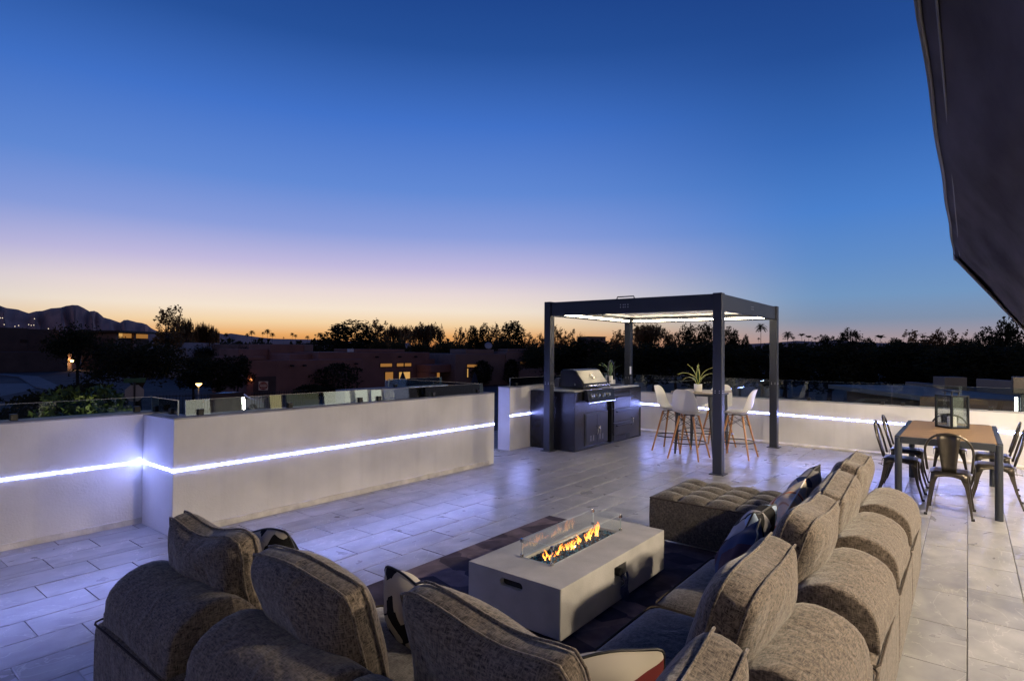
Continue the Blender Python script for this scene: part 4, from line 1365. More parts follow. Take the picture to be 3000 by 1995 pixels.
# ------------------------------------------------------------------ throw pillows
def pattern(name, cols, kind, s=9, ang=.6):
    m = mat(name, cols[0], .9, spec=.2) if False else bpy.data.materials.new(name)
    m.use_nodes = True
    t = m.node_tree
    b = t.nodes['Principled BSDF']
    b.inputs['Roughness'].default_value = .9
    b.inputs['Specular IOR Level'].default_value = .15
    co = t.nodes.new('ShaderNodeTexCoord')
    mp = t.nodes.new('ShaderNodeMapping')
    mp.inputs['Rotation'].default_value = (0, ang, 0)
    mp.inputs['Scale'].default_value = (s, .01, s)
    t.links.new(co.outputs['Object'], mp.inputs[0])
    if kind == 'patch':
        x = t.nodes.new('ShaderNodeTexVoronoi'); x.distance = 'CHEBYCHEV'
        x.inputs['Scale'].default_value, x.inputs['Randomness'].default_value = 1, .55
        t.links.new(mp.outputs[0], x.inputs['Vector'])
        sp = t.nodes.new('ShaderNodeSeparateColor'); t.links.new(x.outputs['Color'], sp.inputs[0]); f = sp.outputs[0]
    elif kind == 'stripe':
        x = t.nodes.new('ShaderNodeTexWave'); x.inputs['Scale'].default_value = .5; x.inputs['Distortion'].default_value = 1.2
        t.links.new(mp.outputs[0], x.inputs['Vector']); f = x.outputs['Fac']
    else:
        x = t.nodes.new('ShaderNodeTexNoise'); x.inputs['Scale'].default_value = .8; x.inputs['Distortion'].default_value = 1.5
        t.links.new(mp.outputs[0], x.inputs['Vector']); f = x.outputs[0]
    rp = t.nodes.new('ShaderNodeValToRGB')
    rp.color_ramp.interpolation = 'CONSTANT' if kind != 'bloom' else 'EASE'
    e = rp.color_ramp.elements
    n = len(cols)
    lo, hi = (0, 1) if kind != 'bloom' else (.3, .72)
    e[0].position, e[0].color = lo, (*cols[0], 1)
    e[1].position, e[1].color = lo + (hi - lo) * (n - 1) / n, (*cols[-1], 1)
    for i in range(1, n - 1):
        q = e.new(lo + (hi - lo) * i / n); q.color = (*cols[i], 1)
    t.links.new(f, rp.inputs[0])
    t.links.new(rp.outputs[0], b.inputs['Base Color'])
    return m
BK, CRM, BLU, NVY, MAR, ORG, PRP, GRY = (.012, .012, .014), (.46, .42, .35), (.28, .36, .50), (.02, .035, .09), (.11, .018, .018), (.55, .17, .05), (.035, .018, .032), (.30, .29, .30)
def half_material(name, top, bot, z):
    m = pattern(name, [bot, top], 'stripe')
    t = m.node_tree
    rp = [n for n in t.nodes if n.type == 'VALTORGB'][0]
    co = [n for n in t.nodes if n.type == 'TEX_COORD'][0]
    sp = t.nodes.new('ShaderNodeSeparateXYZ')
    t.links.new(co.outputs['Object'], sp.inputs[0])
    ad = t.nodes.new('ShaderNodeMath'); ad.inputs[1].default_value = .5 - z
    t.links.new(sp.outputs[2], ad.inputs[0]); t.links.new(ad.outputs[0], rp.inputs[0])
    return m
P_ = [('black and cream striped throw pillow behind the farthest cushion of the short sofa side', pattern('pillow_stripe', [BK, CRM, BK, GRY, BK, CRM], 'patch', 15, .5), (1.50, 2.62, .55), PI / 2 + .2, .30, .12, .42),
      ('black and cream checked throw pillow standing between two cushions of the short sofa side', pattern('pillow_check', [BK, CRM, BK, CRM], 'patch', 16, .9), (1.62, 1.72, .50), PI / 2 - .1, .30, -.15, .42),
      ('cream and maroon throw pillow in the corner of the sofa', half_material('pillow_maroon', CRM, MAR, .175), (1.63, .93, .46), PI * .75 + .1, .30, .05, .46),
      ('dark plum throw pillow with blue edge leaning on the long sofa side', pattern('pillow_plum', [PRP, PRP, NVY, PRP], 'patch', 6, .9), (3.02, .91, .55), PI + .25, .50, .12, .38),
      ('pale blue and black banded throw pillow in the middle of the long sofa side', pattern('pillow_blue', [BK, BLU, GRY, BK, BLU], 'patch', 10, .9), (3.40, .97, .56), PI - .1, .45, -.1, .40),
      ('cream throw pillow with orange flower print on the long sofa side', pattern('pillow_flower', [CRM, CRM, (.75, .55, .36), ORG, (.5, .06, .03)], 'bloom', 7, 0), (4.06, .93, .56), PI + .1, .45, .2, .39),
      ('navy and black throw pillow at the far end of the long sofa side', pattern('pillow_navy', [NVY, BK, GRY, NVY], 'patch', 8, .3), (4.72, .97, .56), PI - .05, .42, .3, .40)]
for i, (lb, mt_, p, rz, tl, sp, s) in enumerate(P_):
    o = cushion('throw_pillow', None, mt_, place(*p, rz, tl, sp), s, s, .004, .09, pipe=.005, pipe_m=M['rubber'] if i != 5 else M['pot'], seed=70 + i, pinch=.07, corner=.14, wob=.018, p=2.0)
    tag(o, lb, 'pillow', 'throw pillows on the sectional sofa')

# ------------------------------------------------------------------ fabric shade over the seating
CZ, CXf, CXn = 2.60, 7.77, -1.2
SH = empty('shade_canopy', (3.3, .106, CZ), 0, 'dark fabric shade canopy hanging overhead at the upper right, seen from beneath', 'canopy')
def rs(p):
    return (p[0] - SH.location.x, p[1] - SH.location.y, p[2] - SH.location.z)
nu, nv = 60, 10
slope = Vector((0, -.527, -.73))
vs, fs, mi = [], [], []
for i in range(nu + 1):
    for j in range(nv + 1):
        x = CXn + (CXf - CXn) * i / nu
        tm = (.126 + .0535 * max(x, -1)) / .527 + .04
        t = j / nv * tm
        sag = .012 * math.sin(x * 2.1 + t * 5) * math.sin(PI * j / nv)
        edge = .003 * math.sin(x * 4.3) * (1 - t) if x > 2 else 0
        vs.append(rs((x, .106 + slope.y * t + edge + sag * .8, CZ + slope.z * t - sag * .55)))
        if i < nu and j < nv:
            a = i * (nv + 1) + j
            fs.append((a, a + 1, a + nv + 2, a + nv + 1))
            mi.append(0)
mb = MB(); mb.v, mb.f, mb.mi = vs, fs, mi
fp = mb.build('fabric_panel', M['canopy'], SH, smooth=True)
fp.modifiers.new('thick', 'SOLIDIFY').thickness = .006
# stiff hem flap folded inwards along the far edge
a0, a1 = Vector((CXf, .106, CZ)), Vector((CXf, .106, CZ)) + slope * 1.02
vs = []
for t in [k / 10 for k in range(11)]:
    p = a0.lerp(a1, t)
    vs += [rs(p + Vector((.004, .004, -.004))), rs(p + Vector((-.62 + .25 * t, -.012, -.052)))]
MB().add(vs, [(2 * k, 2 * k + 1, 2 * k + 3, 2 * k + 2) for k in range(10)]).build('hem_flap', M['canopy_band'], SH, smooth=True).modifiers.new('thick', 'SOLIDIFY').thickness = .005
MB().tube([vs_ for vs_ in [rs((CXn + (CXf - CXn) * i / 60, .108 + (.003 * math.sin((CXn + (CXf - CXn) * i / 60) * 4.3) if i > 21 else 0), CZ)) for i in range(61)]], .011, 6).build('edge_cord', M['rubber'], SH, smooth=True)
MB().tube([rs((CXn + (CXf - CXn) * i / 60, .106 - .527 * .07 - .006, CZ - .73 * .07 - .006)) for i in range(61)], .004, 5).build('seam', M['rubber'], SH)
for x in (-.9, 3.2, 7.5):
    p = Vector((x, .106, CZ)) + slope * ((.126 + .0535 * x) / .527 + .03)
    MB().tube([rs(tuple(p)), rs((x, -1.98, 2.75))], .02, 8).build('support_arm', M['pergola'], SH)

# ------------------------------------------------------------------ the house wall along the terrace, with its wall lamps and one added fill lamp
hw = box('house_wall', (-6, -2.36, G), (11.0, -2.02, 3.1), M['stucco'])
tag(hw, 'white stucco house wall with glass doors and wall lamps along the terrace', 'house')
M['slate_panel'] = mat('slate_panel', (.30, .31, .32), .6, var=.1)
M['amber_door'] = emis('amber_glow', (1.0, .78, .36), 2.0)
M['pale_door'] = emis('pale_glow', (1.0, .92, .72), 2.1)
M['dim_door'] = emis('dim_glow', (1.0, .95, .62), .35)
for x0, x1, pm in ((.6, 2.2, 'dim_door'), (4.45, 5.0, 'amber_door'), (5.1, 5.85, 'pale_door'), (7.2, 7.5, 'amber_door'), (7.62, 8.5, 'dim_door'), (8.65, 9.45, 'pale_door'), (9.6, 10.5, 'pale_door')):
    wf = MB()
    for a, b in (((x0 - .05, -2.02, .5), (x0, -1.97, 2.25)), ((x1, -2.02, .5), (x1 + .05, -1.97, 2.25)), ((x0, -2.02, 2.19), (x1, -1.97, 2.25)), ((x0, -2.02, .5), (x1, -1.97, .56))):
        wf.box(a, b)
    fo = wf.build('window_frame', M['frame'], hw)
    box('pane', (x0, -2.019, .56), (x1, -1.995, 2.189), M[pm], fo)
box('slate_cladding', (5.95, -2.019, 0), (7.1, -1.99, 2.6), M['slate_panel'], hw)
s_ = box('wall_lamp', (6.49, -1.99, 1.50), (6.61, -1.95, 1.88), M['black_metal'], hw)
MB().tube([(6.55, -1.92, 1.54), (6.55, -1.92, 1.84)], .027, 12).build('lamp_tube', M['sconce_glow'], s_)
box('lamp_cap', (6.50, -1.955, 1.85), (6.60, -1.88, 1.87), M['black_metal'], s_)
for x, pw_ in ((-1.4, 50), (2.9, 480), (6.4, 560), (10.4, 500)):  # the first is an added warm fill for the sofa backs
    s_ = box('flood_or_fill_lamp', (x - .09, -2.02, 2.42), (x + .09, -1.94, 2.54), M['black_metal'], hw)
    pl_ = bpy.data.lights.new('flood_or_fill_light', 'POINT')
    pl_.energy, pl_.color, pl_.shadow_soft_size = pw_, (1, .81, .57), .06
    lo_ = bpy.data.objects.new('flood_or_fill_light', pl_)
    lo_.parent, lo_.location = s_, (x, -1.84, 2.44)
    col.objects.link(lo_)
TREES = [
    ('airy', 39.8, 102.5, 12.04, 3.67, 'tallest airy tree on the left skyline, standing above the wide dark tree'),
    ('weep', 44.0, 106.2, 10.48, 2.47, 'drooping tree right of the tallest airy tree on the left skyline'),
    ('weep', 47.4, 108.1, 9.91, 1.59, 'slim drooping tree, third of the group on the left skyline'),
    ('weep', 48.5, 107.6, 9.64, 2.09, 'drooping tree, fourth of the group on the left skyline'),
    ('weep', 50.3, 108.9, 9.19, 1.25, 'small drooping tree at the right end of the left skyline group'),
    ('mesq', 17.2, 49.1, 5.82, 7.46, 'wide dark mesquite tree spreading behind the stop sign'),
    ('mesq', 22.3, 82.0, 8.1, 7.0, 'dark mesquite tree in front of the mountain, behind the lamp lit house'),
    ('mesq', 40.7, 91.3, 5.96, 4.67, 'low dark tree behind the white house on the left'),
    ('mesq', 47.2, 93.8, 5.63, 3.9, 'low tree behind the pale house right of the white house'),
    ('dense', 24.5, 57.0, 4.43, 2.56, 'dark leafy tree left of the brown house, behind the garden lamp'),
    ('dense', 25.5, 54.3, 4.4, 2.83, 'dark leafy tree behind the white car'),
    ('dense', 27.9, 55.4, 4.45, 1.98, 'dark leafy tree touching the left corner of the brown house'),
    ('dense', 59.3, 80.5, 9.87, 6.9, 'big round dark tree on the skyline behind the brown house'),
    ('airy', 81.2, 101.5, 11.88, 5.2, 'airy tree on the skyline just right of the big round dark tree'),
    ('weep', 87.3, 102.9, 11.06, 2.79, 'narrow drooping tree right of the airy tree on the skyline'),
    ('weep', 99.0, 112.7, 11.52, 3.12, 'small narrow tree standing alone on the skyline right of centre left'),
    ('weep', 82.6, 87.0, 10.85, 5.57, 'broad drooping tree backlit by the orange sky behind the brown house'),
    ('mesq', 59.8, 73.9, 7.05, 3.8, 'olive bush tree behind the brown house, first from the left'),
    ('mesq', 60.0, 69.7, 7.18, 4.24, 'olive bush tree behind the brown house, below the narrow trees'),
    ('mesq', 64.4, 69.8, 7.07, 4.4, 'olive bush tree below the broad drooping tree'),
    ('mesq', 63.5, 63.8, 7.0, 4.19, 'olive bush tree right of the broad drooping tree'),
    ('mesq', 69.1, 65.2, 6.92, 3.33, 'olive bush tree above the satellite dish house left end'),
    ('airy', 80.2, 75.3, 9.61, 2.32, 'spiky tree at the left end of the group left of the pergola'),
    ('dense', 80.4, 72.1, 9.74, 2.28, 'bushy tree, second in the group left of the pergola'),
    ('dense', 81.7, 70.6, 10.15, 2.15, 'bushy tree, third in the group left of the pergola'),
    ('airy', 84.4, 70.5, 10.32, 2.19, 'thin tree left of the tallest one in the group left of the pergola'),
    ('dense', 78.6, 61.8, 10.28, 3.99, 'tallest bushy tree in the group left of the pergola'),
    ('airy', 84.5, 62.4, 8.41, 1.72, 'small airy tree close left of the pergola post'),
    ('airy', 85.7, 60.6, 8.36, 2.09, 'airy tree directly behind the front left pergola post'),
    ('mesq', 69.8, 56.8, 7.15, 6.34, 'low dark tree behind the house with the satellite dish'),
    ('mesq', 69.0, 49.7, 6.57, 4.49, 'low dark tree behind the right end of the dish house'),
    ('airy', 83.3, 55.4, 9.51, 2.22, 'airy tree just inside the left pergola post'),
    ('airy', 84.3, 53.7, 8.81, 2.34, 'airy tree seen above the grill'),
    ('mesq', 85.4, 52.0, 8.24, 2.33, 'low tree seen between the grill and back pergola post'),
    ('airy', 92.9, 48.9, 9.15, 2.42, 'spiky tree left of the back pergola post'),
    ('weep', 99.8, 46.3, 10.54, 5.91, 'broad drooping tree seen under the pergola right of its back post'),
    ('airy', 101.4, 42.6, 8.6, 2.74, 'bare twiggy tree seen under the middle of the pergola'),
    ('dense', 97.8, 38.2, 10.02, 2.6, 'bushy tree seen under the pergola above the snake plant'),
    ('dense', 98.7, 35.7, 10.12, 3.04, 'bushy tree seen left of the front pergola post'),
    ('dense', 100.1, 31.6, 9.45, 2.31, 'dark tree seen right of the front pergola post'),
    ('dense', 105.6, 30.8, 8.27, 1.56, 'small tree left of the tall palm under the pergola'),
    ('dense', 108.5, 18.2, 8.09, 3.17, 'rounded tree right of the fan palms on the right skyline'),
    ('pine', 118.8, 16.6, 9.69, 3.53, 'tall pine with rounded crown and bare trunk on the right skyline'),
    ('dense', 114.2, 13.5, 7.9, 2.53, 'rounded low tree right of the pine on the right skyline'),
    ('dense', 114.6, 9.3, 7.77, 2.59, 'low bushy tree left of the pair of thin palms on the right'),
    ('airy', 94.9, 4.8, 8.22, 3.64, 'spiky feathery tree right of the thin palms'),
    ('airy', 95.0, 2.8, 8.51, 1.88, 'spiky feathery tree, middle one of the right skyline group'),
    ('airy', 95.0, 1.1, 8.26, 2.66, 'spiky feathery tree, right one of the right skyline group'),
    ('dense', 70.0, -1.4, 7.68, 1.91, 'dark tree left of the tallest one below the canopy tip'),
    ('dense', 64.9, -2.7, 8.3, 2.03, 'tallest dark tree at the right edge below the canopy'),
    ('mesq', 80.0, -0.8, 7.28, 2.2, 'feathery low tree in front of the right edge trees'),
]
PALMS = [
    ('palm', 144.9, 38.7, 12.2, 2.99, 'tall fan palm standing alone under the right of the pergola'),
    ('palm', 183.4, 49.6, 9.81, 1.03, 'tiny distant palm left of the tall fan palm'),
    ('palm', 136.5, 30.9, 9.87, 2.67, 'big fan palm just right of the right pergola post'),
    ('palm', 175.9, 38.3, 9.82, 1.14, 'thin palm beside the big fan palm'),
    ('date', 127.3, 26.2, 9.02, 1.91, 'feather palm with upright fronds, left of two'),
    ('date', 127.6, 25.0, 8.6, 1.9, 'feather palm with upright fronds, right of two'),
    ('palm', 186.8, 34.9, 9.86, 1.09, 'tiny palm right of the two feather palms'),
    ('palm', 196.7, 36.0, 10.43, 0.93, 'tiny palm, second right of the feather palms'),
    ('palm', 187.0, 33.4, 10.74, 1.28, 'palm poking above the rounded tree on the right'),
    ('date', 119.4, 12.1, 8.32, 2.26, 'bushy feather palm right of the pine'),
    ('palm', 179.5, 13.0, 10.28, 1.14, 'short thin palm, left of three beyond the low bushes on the right'),
    ('palm', 179.6, 12.5, 11.77, 0.7, 'tallest thin palm of three on the right'),
    ('palm', 179.6, 11.8, 10.97, 1.31, 'thin palm, right of three on the right'),
    ('palm', 86.7, 180.2, 9.96, 1.9, 'lone small palm over the low hills at left'),
    ('palm', 92.0, 177.6, 9.97, 1.5, 'small palm at the left end of the palm row on the sunset'),
    ('palm', 88.5, 168.1, 10.67, 2.04, 'palm in the sunset row, second from left'),
    ('palm', 96.0, 175.5, 10.6, 1.19, 'small palm in the sunset row beside the tallest'),
    ('palm', 92.3, 166.1, 11.17, 2.26, 'tallest palm of the sunset row'),
    ('palm', 98.4, 174.1, 10.33, 1.95, 'palm right of the tallest in the sunset row'),
    ('palm', 108.7, 179.7, 10.72, 1.61, 'palm, left of the pair in mid sunset'),
    ('palm', 109.6, 179.1, 10.16, 1.5, 'palm, right of the pair in mid sunset'),
    ('palm', 112.8, 177.1, 9.77, 1.74, 'lone palm right of the pair in mid sunset'),
    ('palm', 120.4, 184.1, 10.65, 0.98, 'thin palm at the left of the three by the big round tree'),
    ('palm', 110.6, 166.6, 10.61, 2.45, 'palm, middle of the three by the big round tree'),
    ('palm', 112.4, 165.4, 10.64, 1.79, 'palm nearest to the big round tree'),
    ('palm', 116.5, 198.3, 9.58, 0.75, 'tiny palm between the palm row and the pair'),
]
GROVE = [
    ('mesq', 60.7, 42.1, 6.12, 5.24),
    ('dense', 64.3, 41.4, 5.9, 5.4),
    ('dense', 66.2, 39.1, 6.7, 4.98),
    ('mesq', 53.0, 28.7, 5.92, 4.41),
    ('dense', 61.6, 30.7, 6.2, 4.1),
    ('dense', 56.8, 25.8, 6.02, 3.39),
    ('mesq', 67.8, 27.9, 6.43, 5.26),
    ('dense', 56.9, 21.3, 6.26, 4.18),
    ('dense', 55.0, 18.5, 5.92, 3.19),
    ('mesq', 59.7, 17.9, 5.82, 3.48),
    ('dense', 61.7, 16.3, 5.77, 4.31),
    ('dense', 69.7, 16.1, 5.88, 4.33),
    ('mesq', 70.4, 14.0, 6.42, 4.81),
    ('dense', 63.1, 10.6, 5.78, 4.16),
    ('dense', 60.3, 8.3, 6.1, 3.11),
    ('mesq', 69.6, 7.6, 6.45, 3.69),
    ('dense', 64.5, 5.3, 6.37, 3.77),
    ('dense', 67.5, 3.8, 6.22, 4.02),
    ('mesq', 72.1, 2.2, 6.29, 3.81),
    ('dense', 58.5, 0.4, 6.17, 3.5),
    ('dense', 58.4, -1.0, 5.8, 3.31),
    ('mesq', 69.5, -2.8, 5.93, 3.35),
    ('dense', 61.5, -3.9, 6.21, 2.61),
    ('dense', 72.9, -6.0, 5.86, 3.21),
]
# ------------------------------------------------------------------ hills on the horizon
def hills(name, ridge, D, depth, label=None):
    """ridge: (bearing in degrees, height) from left to right; a real ridge with a foot slope on both sides"""
    pts = []
    for (a0, h0), (a1, h1) in zip(ridge, ridge[1:]):
        for k in range(4):
            t = k / 4
            pts.append((a0 + (a1 - a0) * t, h0 + (h1 - h0) * t + (random.uniform(-.4, .4) if k else 0)))
    pts.append(ridge[-1])
    rows = [(D - depth, -1, 0), (D - depth * .6, .34, 1), (D - depth * .25, .74, 1), (D, 1, 0), (D + depth, -1, 0)]
    vs, fs = [], []
    for q_, (d, f, jit) in enumerate(rows):
        for i, (a, h) in enumerate(pts):
            z = G - 2 if f < 0 else h * f + (.07 * h * (math.sin(i * .9 + q_ * 2) + .6 * math.sin(i * .37 + q_)) if jit else 0)
            rr = d + (.10 * depth * math.sin(i * .53 + q_ * 1.7) if jit else 0)
            vs.append((rr * math.cos(R(a)), rr * math.sin(R(a)), z))
    n = len(pts)
    for q in range(len(rows) - 1):
        for i in range(n - 1):
            fs.append((q * n + i, q * n + i + 1, (q + 1) * n + i + 1, (q + 1) * n + i))
    o = MB().add(vs, fs).build(name, M['hill'], None, smooth=True)
    return tag(o, kind='structure')
RIDGE = [(90, 120), (86, 150), (83.5, 128), (81.7, 137), (80.65, 146), (80, 140), (79.53, 137), (79.16, 130), (78.49, 126), (77.88, 115), (77.43, 123), (77.08, 125), (76.57, 135), (75.98, 139), (75.62, 146), (75.25, 150), (74.92, 150), (74.5, 140), (74.16, 129), (73.87, 132), (73.61, 127), (73.22, 109), (72.74, 103), (72.12, 92), (71.86, 102), (71.59, 103), (70.99, 95), (70.54, 92), (70.26, 87), (69.98, 75), (69.29, 57), (67.02, 63), (65.72, 63), (65, 61), (64.5, 56), (63.9, 60), (63.3, 56), (61.6, 46), (60.4, 41), (57.5, 40), (54.5, 36), (48, 30)]
mt_ = hills('mountains', RIDGE, 2600, 500)
hills('low_hills', [(18, 30), (13.5, 42), (12.1, 49), (10.3, 45), (9.2, 52), (7.7, 46), (6.2, 41), (4.3, 40), (0, 30), (-6, 26)], 2600, 300)
for a, z in ((79.27, 71), (78.66, 66), (78.45, 69), (77.72, 70.7), (77.57, 71.6), (77.54, 93), (79.37, 92), (79.48, 92), (77.87, 73), (76.7, 61)):
    p = Vector((2040 * math.cos(R(a)), 2040 * math.sin(R(a)), (z - 1.6) * 2040 / 2500 + 1.6))
    MB().lathe([(.01, -1.3), (1.3, 0), (.01, 1.3)], p, 6).build('house_light', M['spark'], mt_)

# ------------------------------------------------------------------ street
def strip(name, pts, w, z, m):
    vs, fs = [], []
    P = [Vector(p) for p in pts]
    for i, p in enumerate(P):
        a, b = P[max(i - 1, 0)], P[min(i + 1, len(P) - 1)]
        d = (b - a).normalized()
        nrm = Vector((-d.y, d.x)) * w / 2
        vs += [(p.x + nrm.x, p.y + nrm.y, z), (p.x - nrm.x, p.y - nrm.y, z)]
    for i in range(len(P) - 1):
        fs.append((2 * i, 2 * i + 1, 2 * i + 3, 2 * i + 2))
    return tag(MB().add(vs, fs).build(name, m), kind='structure')
strip('street', [(-60, 150), (4, 80), (14, 46), (30, 35), (52, 30), (110, 12)], 9, G + .004, M['asphalt'])
strip('cross_street', [(8, 60), (2, 34), (-8, 20), (-30, 10)], 9, G + .008, M['asphalt'])
sw_ = MB()
for (a, b) in (((24.6, 135), (25.7, 119)), ((25.7, 119), (21, 89)), ((21, 89), (19.5, 62))):
    a, b = Vector(a), Vector(b)
    d = (b - a).normalized(); nrm = Vector((-d.y, d.x)) * 1.2
    sw_.add([(a.x + nrm.x, a.y + nrm.y, G), (a.x - nrm.x, a.y - nrm.y, G), (b.x - nrm.x, b.y - nrm.y, G), (b.x + nrm.x, b.y + nrm.y, G),
             (a.x + nrm.x, a.y + nrm.y, G + .13), (a.x - nrm.x, a.y - nrm.y, G + .13), (b.x - nrm.x, b.y - nrm.y, G + .13), (b.x + nrm.x, b.y + nrm.y, G + .13)],
            [(4, 5, 6, 7), (0, 1, 5, 4), (1, 2, 6, 5), (2, 3, 7, 6), (3, 0, 4, 7)])
tag(sw_.build('pavement', M['pavement']), kind='structure')
strip('driveway', [(21, 100), (15, 84), (10, 74)], 6, G + .012, M['pavement'])

# ------------------------------------------------------------------ trees: a few kinds, each built once and copied
def leaf_quads(pts, size, r, drop=0.0, asp=1.0):
    n = len(pts)
    a = r.normal(size=(n, 3)); a /= np.linalg.norm(a, axis=1)[:, None]
    if drop:
        a = a * (1 - drop) + np.array([0, 0, -1.0]) * drop
        a /= np.linalg.norm(a, axis=1)[:, None]
    b = np.cross(a, r.normal(size=(n, 3))); b /= np.linalg.norm(b, axis=1)[:, None]
    s = size * r.uniform(.6, 1.4, n)[:, None]
    L, W = s * (1.0 + 2.2 * drop), s * (.5 - .28 * drop)
    asp = np.array([asp, asp, 1.0])
    V = np.stack([pts - b * W * asp, pts + (a * L * .5 - b * W * .3) * asp, pts + a * L * asp, pts + (a * L * .5 + b * W) * asp], axis=1).reshape(-1, 3)
    return V
def quad_mesh(name, V, m):
    me = bpy.data.meshes.new(name)
    n = len(V) // 4
    me.vertices.add(len(V)); me.vertices.foreach_set('co', V.astype(np.float32).ravel())
    me.loops.add(n * 4); me.loops.foreach_set('vertex_index', np.arange(n * 4, dtype=np.int32))
    me.polygons.add(n); me.polygons.foreach_set('loop_start', np.arange(0, n * 4, 4, dtype=np.int32))
    me.materials.append(m)
    me.update(calc_edges=True)
    return me
def tree_proto(kind, seed):
    """unit tree: height 1, crown width about 1; returns crown mesh and trunk mesh"""
    r = np.random.default_rng(seed)
    mb = MB()
    th = {'dense': .30, 'mesq': .34, 'airy': .34, 'weep': .36, 'pine': .58}[kind]
    mb.tube([(0, 0, 0), (.01, .01, th * .6), (.0, .02, th)], [.035, .026, .022], 6)
    P = []
    nb = {'dense': 16, 'mesq': 15, 'airy': 18, 'weep': 18, 'pine': 12}[kind]
    tips = []
    for i in range(nb):
        a = 2 * PI * (i * .382 + r.uniform(-.08, .08))
        f = (i + .5) / nb
        if kind == 'dense':
            rad = .34 * math.sqrt(1 - (2 * f - 1) ** 2 * .85) * r.uniform(.6, 1.1); z = .32 + .56 * f
        elif kind == 'mesq':
            rad = .40 * r.uniform(.4, 1.05); z = .50 + .34 * (1 - (rad / .45) ** 2) + r.uniform(-.12, .1)
        elif kind == 'airy':
            rad = .36 * math.sqrt(max(.05, 1 - (1.7 * f - .8) ** 2)) * r.uniform(.5, 1.1); z = .42 + .54 * f
        elif kind == 'weep':
            rad = .36 * math.sqrt(f) * r.uniform(.85, 1.1); z = .70 + .27 * math.sqrt(max(0, 1 - (rad / .41) ** 2)) + r.uniform(-.02, .02)
        else:
            rad = .36 * math.sqrt(max(.05, 1 - (1.8 * f - .8) ** 2)) * r.uniform(.6, 1.1); z = .58 + .36 * f
        t = np.array([rad * math.cos(a), rad * math.sin(a), z])
        tips.append(t)
        midp = (t * .45 + np.array([0, 0, th * .5 + z * .25]))
        mb.tube([(0, 0, th * .85), tuple(midp), tuple(t)], [.014, .008, .003], 4, caps=False)
    trunk = mb
    tips = np.array(tips)
    cl = []
    if kind == 'dense':
        for t in tips:
            n = 170
            d = r.normal(size=(n, 3)); d /= np.linalg.norm(d, axis=1)[:, None]
            cl.append(t + d * (r.uniform(.3, 1, n) ** .5)[:, None] * np.array([.17, .17, .13]) * r.uniform(.75, 1.15))
        P = np.concatenate(cl); V = leaf_quads(P, .036, r, asp=1.9)
    elif kind == 'mesq':
        for t in tips:
            n = 330
            d = r.normal(size=(n, 3)) * np.array([.105, .105, .07])
            cl.append(t + d)
        P = np.concatenate(cl); V = leaf_quads(P, .034, r, asp=1.2)
    elif kind == 'airy':
        for t in tips:
            for q in range(6):
                c = t + r.normal(size=3) * np.array([.075, .075, .07])
                cl.append(c + r.normal(size=(16, 3)) * .022)
                mb.tube([tuple(t * .9 + np.array([0, 0, .05])), tuple(c)], [.003, .0015], 3, caps=False)
        P = np.concatenate(cl); V = leaf_quads(P, .034, r, asp=2.2)
    elif kind == 'weep':
        for t in tips:
            for q in range(11):
                c = t + r.normal(size=3) * np.array([.07, .07, .04])
                n = 13
                zz = np.linspace(0, r.uniform(.10, .26), n)
                out = np.stack([c[0] + r.normal(size=n) * .007 + zz * .12 * (c[0] > 0), c[1] + r.normal(size=n) * .007, c[2] - zz], axis=1)
                cl.append(out)
        P = np.concatenate(cl); V = leaf_quads(P, .022, r, drop=.75, asp=2.2)
    else:
        for t in tips:
            for q in range(5):
                c = t + r.normal(size=3) * np.array([.08, .08, .035])
                cl.append(c + r.normal(size=(40, 3)) * np.array([.045, .045, .025]))
        P = np.concatenate(cl); V = leaf_quads(P, .028, r, asp=1.8)
    mx = V[:, 2].max()
    V[:, 2] /= mx
    w = np.percentile(np.hypot(V[:, 0], V[:, 1]), 97) * 2
    V[:, :2] /= w
    trunk.v = [(x / w, y / w, z / mx) for x, y, z in trunk.v]
    return V, trunk
CROWN = {'dense': 'crown_dark', 'mesq': 'crown_dark', 'airy': 'crown_rust', 'weep': 'crown_rust', 'pine': 'crown_dark'}
PROTO = {}
for kd, ns_ in (('dense', 3), ('mesq', 3), ('airy', 3), ('weep', 2), ('pine', 1)):
    for q in range(ns_):
        V, tb = tree_proto(kd, 100 + q * 7 + len(kd))
        me_c = quad_mesh('crown', V, M[CROWN[kd]])
        to = tb.build('trunk', M['bark'])
        me_t = to.data
        bpy.data.objects.remove(to)
        PROTO.setdefault(kd, []).append((me_c, me_t))
olive = []
for me_c, me_t in PROTO['mesq']:
    c2 = me_c.copy(); c2.materials[0] = M['crown_olive']; olive.append((c2, me_t))
PROTO['olive'] = olive
def tree(kd, x, y, h, w, label, group, i):
    me_c, me_t = PROTO[kd][i % len(PROTO[kd])]
    nm = {'dense': 'leafy_tree', 'mesq': 'mesquite_tree', 'airy': 'airy_tree', 'weep': 'drooping_tree', 'pine': 'pine_tree', 'olive': 'olive_bush_tree'}[kd]
    e = empty(nm, (x, y, G), random.uniform(0, 6.28), label, 'tree', group)
    ws = w * (1.0 if kd in ('mesq', 'olive') else 1.6 if kd == 'weep' else 1.35)
    e.scale = (ws, ws, h)
    link('trunk', me_t, e)
    link('crown', me_c, e)
    return e
for i, (kd, x, y, h, w, lb) in enumerate(TREES):
    tree('olive' if lb.startswith('olive') else kd, x, y, h, w, lb, 'trees in the neighbourhood behind the terrace', i)
for i, (kd, x, y, h, w) in enumerate(GROVE):
    tree(kd, x, y, h, w * 1.25, 'dark unlit tree in the dense grove beyond the right hand glass balustrade', 'dark grove beyond the terrace', i)

